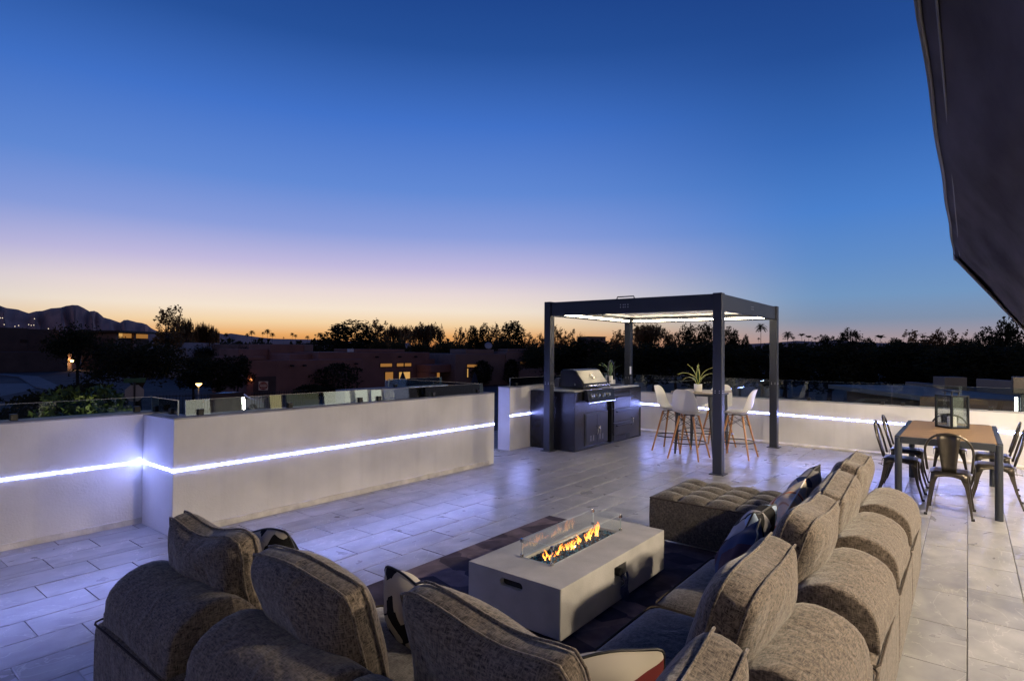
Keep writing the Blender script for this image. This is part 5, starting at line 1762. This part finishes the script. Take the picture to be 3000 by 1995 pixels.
def palm_proto(feather):
    r = np.random.default_rng(11 + feather)
    tr = MB().tube([(0, 0, 0), (.006, 0, .5), (0, 0, .93)], [.020, .015, .013], 7)
    mb = MB()
    n = 30 if not feather else 26
    for i in range(n):
        a = i * 2.399 + r.uniform(-.2, .2)
        el = r.uniform(-.8, 1.4) if not feather else r.uniform(.35, 1.45)
        L = r.uniform(.40, .52)
        ca_, sa_ = math.cos(a), math.sin(a)
        pts = []
        for k in range(6):
            t = k / 5
            dz = math.sin(el) * t - (.62 if not feather else .55) * t * t
            pts.append((L * t * math.cos(el * .8), L * .85 * dz))
        for k in range(5):
            (r0_, z0_), (r1_, z1_) = pts[k], pts[k + 1]
            for s in (-1, 1):
                for q in range(3 if feather else 2):
                    t = (k + q / 3) / 5
                    rr, zz = r0_ + (r1_ - r0_) * q / 3, z0_ + (z1_ - z0_) * q / 3
                    wd = (.085 if not feather else .10) * math.sin(PI * (.15 + .75 * t))
                    if not feather and t > .45:
                        wd *= 1.5
                    p = lambda rad, side, z: (rad * ca_ - side * sa_, rad * sa_ + side * ca_, .94 + z)
                    mb.add([p(rr, 0, zz), p(rr + .04, 0, zz + (z1_ - z0_) * .4), p(rr + .085, s * wd, zz - .012 - (.015 if not feather else .006))], [(0, 1, 2)])
        mb.tube([(q[0] * ca_, q[0] * sa_, .94 + q[1]) for q in pts], [.006, .005, .004, .003, .002, .001], 3, caps=False)
    if not feather:
        tr.lathe([(.012, .83), (.035, .86), (.03, .93), (.012, .95)], n=8)
    t = tr.build('trunk', M['bark']); c = mb.build('fronds', M['crown_dark'], fix=False)
    out = (c.data, t.data)
    bpy.data.objects.remove(t); bpy.data.objects.remove(c)
    return out
PALM = {'palm': palm_proto(0), 'date': palm_proto(1)}
for kd, x, y, h, w, lb in PALMS:
    e = empty('fan_palm' if kd == 'palm' else 'feather_palm', (x, y, G), random.uniform(0, 6.28), lb, 'palm tree', 'palms on the skyline')
    me_c, me_t = PALM[kd]
    # keep the crown in proportion: the trunk is stretched, the fronds are not
    t = link('trunk', me_t, e); t.scale = (w * 1.3, w * 1.3, h - w * .10)
    c = link('fronds', me_c, e); c.scale = (w, w, w * 1.15); c.location.z = (h - w * .10) * .94 - w * 1.15 * .94 + .1
# far belt of trees that reads as one mass
r = np.random.default_rng(3)
az = np.radians(r.uniform(-22, 88, 13000))
hump = 5.6 + 1.7 * np.sin(az * 47) * np.sin(az * 19 + 1) + .9 * np.sin(az * 131)
dd_ = 235 + 25 * np.sin(az * 31) + r.uniform(-8, 8, 13000)
zz = G + r.uniform(0, 1, 13000) ** .7 * (hump + 1.2)
tag(quad_and_link := link('distant_treeline', quad_mesh('distant_treeline', leaf_quads(np.stack([dd_ * np.cos(az), dd_ * np.sin(az), zz], axis=1), 2.0, r), M['crown_dark'])), kind='stuff')

# ------------------------------------------------------------------ houses
def house(name, label, org, yw, blocks, wins=(), extra=None):
    """blocks: (part, u0, u1, z0, z1, v0, v1, material); u runs along the front, v away from the viewer"""
    h = empty(name, (org[0], org[1], G), R(yw), label, 'house', 'houses of the neighbourhood')
    for (pt, a, b, z0, z1, v0, v1, m) in blocks:
        box(pt, (a, v0, z0), (b, v1, z1), M[m], h, bevel=.02 if 'grey' in m else .08 if m.startswith('adobe') else .02, seg=3, smooth=False)
    for (pt, a, b, z0, z1, v, m) in wins:
        f = MB()
        t = .07
        for q in (((a - t, v - .06, z0 - t), (b + t, v, z0)), ((a - t, v - .06, z1), (b + t, v, z1 + t)), ((a - t, v - .06, z0), (a, v, z1)), ((b, v - .06, z0), (b + t, v, z1))):
            f.box(*q)
        fo = f.build(pt, M['frame'], h)
        box('pane', (a, v - .03, z0), (b, v - .012, z1), M[m], fo)
    return h
house('adobe_house', 'dark flat roofed adobe house at the far left edge below the mountain', (25.9, 147.6), 12.9,
      [('wall', -40, 6.15, 0, 8.62, 0, 14, 'adobe_dark'), ('wall', 6.16, 12.0, 0, 8.5, .5, 13, 'adobe_dark'), ('front_block', -22, 10.4, 0, 3.9, -6, -.1, 'adobe_dark')],
      [('window', 5.0, 6.05, 5.77, 6.3, -.02, 'window_dark'), ('window', 8.6, 9.7, 5.7, 6.25, .48, 'window_dark'), ('window', -9, -7, 5.7, 6.3, -.02, 'window_dark')])
hh_ = house('adobe_house', 'adobe garage house with one warm lamp lighting its pale corner', (36.3, 145.4), 60.9,
      [('wall', 0, 8.3, 0, 3.9, 0, 9, 'adobe_tan'), ('wall', 8.31, 22, 0, 3.72, .6, 10, 'adobe_tan'), ('parapet', 6, 21.5, 3.91, 4.36, 5, 9, 'adobe_grey'), ('garage_door', 1.9, 5.4, 0, 1.75, -.06, .0, 'adobe_pale')])
lp = box('wall_lamp', (5.85, -.2, 1.6), (6.15, -.01, 2.0), M['frame'], hh_)
MB().lathe([(.01, -.28), (.26, -.16), (.30, .12), (.01, .24)], (6.0, -.55, 1.95), 10).build('bulb', M['lamp_glow'], lp)
pl_ = bpy.data.lights.new('wall_lamp_light', 'POINT')
pl_.energy, pl_.color, pl_.shadow_soft_size = 260, (1, .55, .25), .2
lo_ = bpy.data.objects.new('wall_lamp_light', pl_)
lo_.parent, lo_.location = lp, (6.0, -1.1, 2.2)
col.objects.link(lo_)
house('glass_pavilion', 'hillside house with glowing glass front under a flat overhanging roof', (44.99, 143.09), 35.4,
      [('roof', -.8, 13, 8.1, 8.5, -2, 8, 'frame'), ('wall', .6, 1.6, 0, 8.05, 0, 7, 'adobe_tan'), ('wall', 6.2, 7.0, 0, 8.05, 0, 7, 'adobe_tan'), ('back_wall', 0, 12, 0, 8.05, 5, 7, 'adobe_dark'), ('base', 0, 12, 0, 6.9, .5, 5, 'adobe_dark')],
      [('window', 1.7, 3.2, 7.0, 7.95, .4, 'window_bright'), ('window', 3.3, 6.1, 7.0, 7.95, .5, 'window_lit'), ('window', 7.1, 11.4, 7.0, 7.95, .4, 'window_lit')])
house('stucco_house', 'low white house with stepped flat roof left of the brown house', (43.76, 103.1), 20.7,
      [('upper_wall', .3, 8.3, 0, 5.85, 2, 9, 'adobe_pale'), ('wall', -1, 11, 0, 4.95, 0, 8.5, 'adobe_pale'), ('roof', -.9, 10.9, 4.951, 5.0, .2, 1.9, 'roof_pale'), ('porch_roof', 1, 7, 3.8, 3.95, -2, -.01, 'roof_pale')],
      [('window', 3.4, 5.3, 4.05, 4.4, -.02, 'window_dark'), ('window', 8, 8.6, 3.9, 4.4, -.02, 'window_dark')])
house('stucco_house', 'pale mauve flat roofed house behind the roofs of the brown house', (46.34, 93.11), 4.0,
      [('wall', .45, 7.6, 0, 5.6, 0, 8, 'adobe_tan'), ('wall', 7.61, 13, 0, 5.2, 1, 8, 'adobe_tan'), ('roof', 7.8, 12.8, 5.201, 5.24, 1.2, 7.8, 'roof_pale')],
      [('window', 1.46, 1.9, 4.35, 4.85, -.02, 'window_dark')])
h6 = house('adobe_house', 'long brown adobe house with lit windows and stepped flat roofs', (30.37, 58.6), -1.1,
      [('front_wall', 0, 8.0, 0, 3.72, 0, .4, 'adobe_brown'), ('side_wall', 0, .4, 0, 4.05, .41, 8, 'adobe_brown'), ('corner_block', 0, 2.0, 3.73, 4.12, 0, .4, 'adobe_brown'),
       ('roof_deck', .41, 9.6, 0, 3.55, .41, 7.5, 'roof_pale'), ('rear_wall', 3.0, 6.6, 0, 4.9, 8.01, 13, 'adobe_brown'), ('rear_block', 6.6, 12.2, 0, 5.5, 7.6, 13, 'adobe_brown'), ('pale_block', 11.0, 12.3, 4.6, 5.52, 7.5, 9, 'adobe_tan'),
       ('mid_wall', 6.5, 9.5, 0, 4.4, 3, 7.55, 'adobe_brown'), ('wall', 9.3, 26.8, 0, 4.6, 1.5, 10, 'adobe_brown'), ('front_slope', 8.01, 14.5, 0, 3.75, .2, 1.49, 'adobe_brown'), ('upper_parapet', 16.3, 24.4, 4.61, 5.0, 4, 9, 'adobe_brown'),
       ('end_block', 26.81, 28.3, 0, 3.7, 2, 9, 'adobe_brown'), ('garage_block', 24.3, 30.2, 1.9, 2.95, -1.5, 1.49, 'adobe_brown'), ('garage_post', 29.3, 30.2, 0, 1.89, -1.5, 1.4, 'adobe_brown'), ('garage_wall', 24.3, 25.6, 0, 1.89, -1.2, 1.4, 'adobe_brown'),
       ('garage_door', .7, 3.2, 0, 2.0, -.03, 0, 'adobe_dark'), ('box_vent', 13.9, 14.5, 4.61, 5.0, 2, 2.5, 'white')],
      [('window', 18.2, 20.1, 2.72, 3.12, 1.48, 'window_lit'), ('window', 20.9, 22.05, 2.72, 3.12, 1.48, 'window_lit'), ('window', 22.25, 23.4, 2.72, 3.12, 1.48, 'window_lit'),
       ('window', 19.0, 20.3, .9, 2.0, 1.48, 'window_lit'), ('window', 21.3, 23.2, .9, 1.95, 1.48, 'window_bright'), ('window', 25.62, 26.15, 1.2, 1.85, -1.22, 'window_lit')])
for u, v, z in ((4.9, 0, 3.1), (6.4, 0, 3.1), (11.5, .2, 3.2), (13.4, .2, 3.2), (17.5, 1.5, 4.0), (21.2, 1.5, 4.0), (24.0, 1.5, 4.0)):
    MB().tube([(u, v + .05, z), (u, v - .55, z)], .11, 8).build('roof_beam_end', M['bark'], h6)
lp = box('wall_lamp', (.25, -.12, 1.55), (.4, -.01, 1.8), M['frame'], h6)
MB().lathe([(.01, -.16), (.16, 0), (.01, .16)], (.32, -.25, 1.7), 8).build('bulb', emis('amber_bulb', (1, .35, .1), 3), lp)
h7 = house('adobe_house', 'tan adobe house with a satellite dish on its roof left of the pergola', (57.89, 55.22), -18.5,
      [('wall', 0, 8.1, 0, 4.45, 0, 9, 'adobe_tan'), ('upper_block', 2.7, 7.4, 4.46, 5.08, 2, 7, 'adobe_tan'), ('wall', 8.11, 14.8, 0, 4.78, -.3, 9, 'adobe_tan'), ('upper_block', 9.5, 13.1, 4.79, 5.2, 1.5, 7, 'adobe_tan'), ('wall', 14.81, 17.6, 0, 4.57, .3, 9, 'adobe_tan'), ('wall', 17.61, 21.5, 0, 4.0, .8, 9, 'adobe_dark'),
       ('patio_wall', 8.5, 14, 0, 2.4, -3, -2.7, 'adobe_tan')],
      [('window', 1.78, 3.64, 2.6, 2.96, -.02, 'window_lit'), ('door_light', 1.79, 1.96, 1.2, 2.4, -.02, 'window_bright'), ('window', 12.35, 14, 2.88, 3.3, -.32, 'window_dark'), ('window', 10.45, 11.5, 3.05, 3.3, -.32, 'window_dim')])
ds = MB()
dn = Vector((-.6, -.6, .45)).normalized()
dish = empty('satellite_dish', (63.93, 54.49, G + 5.081), 0, 'pale satellite dish on the roof of the tan adobe house', 'satellite dish')
MB().tube([(0, 0, 0), (0, 0, .45)], .04, 6).build('mast', M['bark'], dish)
MB().lathe([(.01, 0), (.3, .03), (.55, .11), (.56, .12), (.3, .05), (.01, .02)], n=18, cap=False).build('reflector', M['roof_pale'], dish, smooth=True).matrix_local = Matrix.Translation((0, 0, .5)) @ Vector((0, 0, 1)).rotation_difference(dn).to_matrix().to_4x4()
house('flat_roof_house', 'neighbour house with wide bluish flat roof just beyond the right glass', (26.78, 3.45), -145.7,
      [('roof', 3.1, 9.5, 3.76, 3.9, -2.6, .2, 'roof_blue'), ('rear_parapet', 1.5, 5.4, 0, 3.95, .91, 1.2, 'adobe_grey'), ('chimney', 4.17, 4.75, 0, 4.26, .22, .9, 'adobe_grey'), ('parapet', 5.41, 9.8, 0, 4.25, .7, 1.0, 'adobe_grey'), ('wall', 3.3, 9.3, 0, 3.75, -2.1, -.1, 'adobe_dark')],
      [])
house('low_shed', 'flat roofed pale shed on the skyline seen through the pergola', (86.8, 49.7), -30, [('wall', -1.7, 1.7, 0, 7.35, 0, 4, 'adobe_tan'), ('roof', -1.8, 1.8, 7.36, 7.45, -.1, 4.1, 'frame')])
# the neighbour's open window with its table lamp, on the near side of that house
nw = empty('lit_window', (15.6, -.55, G), R(-93), 'neighbour window glowing orange with a table lamp inside, low behind the right glass', 'window')
MB().box((-1.4, .02, 2.2), (.85, .5, 4.05)).build('wall', M['adobe_dark'], nw)
wfm = MB()
for q in (((-.62, -.03, 3.70), (.62, .019, 3.75)), ((-.62, -.03, 2.5), (-.57, .019, 3.699)), ((.57, -.03, 2.5), (.62, .019, 3.699)), ((-.13, -.03, 2.5), (-.09, .019, 3.699))):
    wfm.box(*q)
wfm.build('window_frame', M['frame'], nw)
box('pane', (-.57, .0, 2.5), (.57, .018, 3.70), M['window_dim'], nw)
tl_ = MB().lathe([(.22, 3.28), (.09, 3.50)], (.22, -.12, 0), 14, cap=False).build('lamp_shade', emis('lamp_shade', (1.0, .50, .10), 1.8), nw)
MB().lathe([(.02, 3.0), (.035, 3.15), (.02, 3.28)], (.22, -.12, 0), 8).build('lamp_base', M['frame'], nw)

# pillar with its pair of lamps at the right edge
pl = empty('lamp_pillar', (12.98, -.82, G), 0, 'dark capped pillar with bright tube lamps at the right edge beyond the glass', 'pillar')
box('shaft', (-.14, -.14, 0), (.14, .14, 4.35), M['table_frame'], pl, bevel=.01)
box('cap', (-.24, -.24, 4.351), (.24, .24, 4.62), M['frame'], pl, bevel=.01)
for y in (.19, -.05):
    x = -.17 if y < 0 else -.02
    MB().tube([(x, y, 3.98), (x, y, 4.28)], .022, 8).build('lamp_tube', emis('tube_lamp', (1, .95, .88), 7), pl)

# ------------------------------------------------------------------ street furniture and the car
sg = empty('stop_sign', (9.746, 28.37, G), R(71 - 90 + 4), 'back of a stop sign on its post with a green street name plate', 'road sign')
MB().tube([(0, 0, 0), (0, 0, 3.5)], .035, 6).build('post', M['frame'], sg)
MB().prism([(.38 * math.cos(R(22.5 + 45 * k)), 3.01 + .38 * math.sin(R(22.5 + 45 * k))) for k in range(8)], 'y', .04, .046).build('octagon_plate', mat('sign_back', (.33, .30, .30), .5, metal=.2), sg)
MB().box((-.40, -.012, 3.46), (.40, .012, 3.66)).build('name_plate', mat('sign_green', (.01, .09, .04), .5), sg)
M['sign_white'] = mat('sign_white', (.72, .60, .48), .5)
M['sign_red'] = mat('sign_red', (.30, .07, .05), .5)
ds_ = empty('do_not_enter_sign', (25.04, 45.58, G), R(61 - 90), 'square do not enter sign on a post in front of the brown house', 'road sign')
MB().tube([(0, .03, 0), (0, .03, 2.2)], .03, 6).build('post', M['frame'], ds_)
box('plate', (-.36, -.005, 1.55), (.36, .005, 2.27), M['sign_white'], ds_)
MB().prism([(.33 * math.cos(2 * PI * k / 28), 1.91 + .33 * math.sin(2 * PI * k / 28)) for k in range(28)], 'y', -.010, -.0055).build('red_disc', M['sign_red'], ds_)
box('white_bar', (-.26, -.014, 1.865), (.26, -.0105, 1.955), M['sign_white'], ds_)
for tx, zz_ in (('DO NOT', 2.03), ('ENTER', 1.75)):
    cu_ = bpy.data.curves.new('lettering', 'FONT')
    cu_.body, cu_.size, cu_.align_x, cu_.align_y, cu_.extrude = tx, .13, 'CENTER', 'CENTER', .001
    cu_.materials.append(M['sign_white'])
    to_ = bpy.data.objects.new('lettering_curve', cu_)
    col.objects.link(to_)
    bpy.context.view_layer.update()
    me_l = bpy.data.meshes.new_from_object(to_.evaluated_get(bpy.context.evaluated_depsgraph_get()))
    bpy.data.objects.remove(to_)
    o = bpy.data.objects.new('lettering', me_l)
    o.parent, o.location, o.rotation_euler = ds_, (0, -.0125, zz_), (PI / 2, 0, 0)
    col.objects.link(o)
lm = empty('path_lamp', (19.23, 43.98, G), 0, 'small glowing yellow path lamp on a post by the street', 'lamp')
MB().tube([(0, 0, 0), (0, 0, 2.2)], .045, 8).build('post', M['trim'], lm)
MB().lathe([(.05, 2.2), (.10, 2.26), (.20, 2.36), (.22, 2.38), (.05, 2.381)], n=14).build('glow_bowl', M['lamp_glow'], lm, smooth=True, sharp=40)
MB().lathe([(.25, 2.45), (.22, 2.50), (.02, 2.54)], n=14).build('cap', M['frame'], lm)
ll = bpy.data.lights.new('path_lamp_light', 'POINT')
ll.energy, ll.color, ll.shadow_soft_size = 60, (1, .62, .22), .12
lo_ = bpy.data.objects.new('path_lamp_light', ll)
lo_.parent, lo_.location = lm, (0, 0, 2.42)
col.objects.link(lo_)

cr_ = empty('parked_car', (22.3, 45.0, G), R(-26), 'pale grey hatchback car parked behind the low wall', 'car')
M['car_paint'] = mat('car_paint', (.42, .45, .52), .25, metal=.3, coat=.6)
prof = [(-2.05, .35), (-2.1, .75), (-2.0, 1.0), (-1.75, 1.12), (-1.35, 1.48), (-.7, 1.58), (.2, 1.56), (.75, 1.42), (1.25, 1.06), (1.95, .92), (2.15, .7), (2.15, .35)]
cb_ = MB()
nn = len(prof)
vs = []
for s, k, dz in ((-1, .88, -.0), (-1, 1, 0), (1, 1, 0), (1, .88, 0)):
    for x, z in prof:
        yy = .88 * (1 - .16 * max(0, z - .95) / .6)
        vs.append((x * (.985 if k < 1 else 1), s * yy * (1 if k < 1 else .86), z - (.03 if k < 1 and z > 1 else 0)))
fs = []
for q in range(3):
    for j in range(nn - 1):
        fs.append((q * nn + j, q * nn + j + 1, (q + 1) * nn + j + 1, (q + 1) * nn + j))
fs += [tuple(range(nn)), tuple(range(4 * nn - 1, 3 * nn - 1, -1))]
cb_.add(vs, fs).build('body', M['car_paint'], cr_, smooth=True, sharp=40)
for s in (-1, 1):
    MB().prism([(-1.55, 1.1), (-1.22, 1.42), (-.65, 1.5), (.2, 1.48), (.65, 1.36), (1.1, 1.06)], 'y', s * .775 - .012, s * .775 + .062 * s).build('side_window', M['window_dark'], cr_)
    for x in (-1.35, 1.35):
        w_ = MB().tube([(x, s * .70, .34), (x, s * .90, .34)], .34, 18).build('wheel', M['rubber'], cr_)
        MB().tube([(x, s * .901, .34), (x, s * .912, .34)], .2, 12).build('rim', M['steel'], w_)
    box('tail_light', (-2.1, s * .6 - .12, .85), (-2.04, s * .6 + .12, 1.0), M['sign_red'], cr_)
MB().add([(-1.78, -.62, 1.13), (-1.78, .62, 1.13), (-1.4, .55, 1.45), (-1.4, -.55, 1.45), (-1.82, -.62, 1.15), (-1.82, .62, 1.15), (-1.44, .55, 1.47), (-1.44, -.55, 1.47)], [(0, 1, 2, 3), (4, 5, 6, 7), (0, 1, 5, 4), (2, 3, 7, 6)]).build('rear_window', M['window_dark'], cr_)

def bar_fence(a, b, h, label):
    a, b = Vector(a), Vector(b)
    d = b - a
    L = d.length
    f = empty('iron_fence', (a.x, a.y, G), math.atan2(d.y, d.x), label, 'fence', 'black iron fences along the street')
    for z in (.25, h - .12):
        box('rail', (0, -.02, z), (L, .02, z + .04), M['clamp'], f)
    n = int(L / .17)
    first = None
    for i in range(n):
        if first is None:
            first = box('bar', (-.012, -.012, .05), (.012, .012, h), M['clamp'], f)
            o = first
        else:
            o = first.copy(); col.objects.link(o); o.parent = f
        o.location.x = .06 + i * L / n
bar_fence((14.5, 39.4), (17.4, 38.2), 2.07, 'black iron bar fence between the stop sign and the low wall')
bar_fence((19.6, 37.2), (23.6, 37.1), 2.1, 'black iron bar fence right of the low wall, below the brown house')
tag(MB().box((17.45, 38.05, G), (19.55, 38.3, G + 2.05)).build('garden_wall', M['adobe_dark']), 'low dark garden wall in front of the parked car', 'wall')

# ------------------------------------------------------------------ garden shrubs below the terrace
def shrub(name, x, y, h, w, m, label, cat, group, seed, size=.10, n=1500, tall=True):
    r = np.random.default_rng(seed)
    u = r.uniform(0, 1, n)
    a = r.uniform(0, 6.283, n)
    prof = np.where(u > .75, np.sqrt(np.clip(1 - ((u - .75) / .25) ** 2, 0, 1)), 1.0) if tall else np.sqrt(np.clip(1 - (2 * u - 1) ** 2, 0, 1))
    lob = 1 + .25 * np.sin(a * 3 + u * 9 + seed)
    rad = w / 2 * prof * lob * r.uniform(.35, 1, n) ** .5
    P = np.stack([rad * np.cos(a), rad * np.sin(a), .3 + u * (h - .3)], axis=1)
    e = empty(name, (x, y, G), 0, label, cat, group)
    link('foliage', quad_mesh('foliage', leaf_quads(P, size, r), M[m]), e)
    MB().tube([(0, 0, 0), (.02, 0, h * .5)], [.06, .03], 6).build('stem', M['bark'], e)
    return e
GS = 'lit garden shrubs below the left glass'
shrub('garden_shrub', 3.98, 15.5, 4.05, 1.35, 'lit_leaf', 'tall bright green shrub, left one behind the left glass', 'shrub', GS, 1, .13, 2200)
shrub('garden_shrub', 4.44, 15.8, 3.85, 1.0, 'lit_leaf', 'bright green shrub between the two taller ones behind the left glass', 'shrub', GS, 2, .12, 1700)
shrub('garden_shrub', 4.92, 16.3, 4.05, 1.15, 'lit_leaf', 'tall bright green shrub, right one nearest the stop sign', 'shrub', GS, 3, .13, 1900)
DS = 'dark desert shrubs by the street'
for i, (x, y, h, w, lb) in enumerate(((6.2, 29, 2.2, 3.4, 'dark spiky desert shrub left of the lit shrubs'), (8.0, 34, 2.6, 4.2, 'dark rounded desert shrub behind the lit shrubs'), (11.5, 44, 2.4, 6, 'dark hedge like shrub in front of the wide mesquite'), (13.6, 50, 1.8, 5, 'low dark shrub beside the pale garage'), (4.2, 24, 1.8, 2.6, 'small dark shrub near the lower left edge'),
                                      (8.6, 60, 1.8, 5, 'low dark shrub by the pale pavement at left'), (17.5, 62, 1.6, 4, 'low dark shrub at the bend of the pavement'), (40, 56.5, 3.2, 5.2, 'large round dark bush in front of the brown house windows'), (33.6, 52, 1.2, 3, 'low dark bush in front of the brown house garage'), (60.5, 52.6, 3.4, 2.6, 'dark bush in front of the tan adobe house, left'), (64.5, 50.6, 3.6, 2.2, 'dark bush in front of the tan adobe house, right'))):
    shrub('desert_shrub', x, y, h, w, 'crown_dark', lb, 'shrub', DS, 20 + i, .28 if y > 40 else .2, 1500, False)
lit = bpy.data.lights.new('shrub_spot', 'POINT')
lit.energy, lit.color, lit.shadow_soft_size = 110, (1, .86, .5), .05
gl_ = empty('garden_uplight', (4.3, 14.4, G), 0, 'small garden lamp in the ground below the lit shrubs', 'lamp')
MB().lathe([(.07, 0), (.08, .12), (.06, .16)], n=10).build('housing', M['frame'], gl_)
MB().lathe([(.001, .163), (.055, .163)], n=10, cap=False).build('lens', emis('uplight_lens', (1, .86, .5), 8), gl_)
lo_ = bpy.data.objects.new('shrub_spot', lit)
lo_.parent, lo_.location = gl_, (0, .05, 2.2)
col.objects.link(lo_)
for x, y, a, lb in ((40.9, 46.6, .95, 'closed dark patio umbrella in front of the lit windows of the brown house'), (44.8, 40.0, .8, 'closed blue grey patio umbrella between the brown and tan houses')):
    e = empty('patio_umbrella', (x, y, G), 0, lb, 'umbrella', 'closed patio umbrellas')
    MB().tube([(0, 0, 0), (0, 0, 2.75)], .03, 6).build('pole', M['frame'], e)
    MB().lathe([(a * .6, 1.2), (a * .5, 1.5), (.18, 2.3), (.03, 2.7)], n=10).build('folded_canopy', mat('umbrella_cloth', (.03, .032, .045), .9), e)
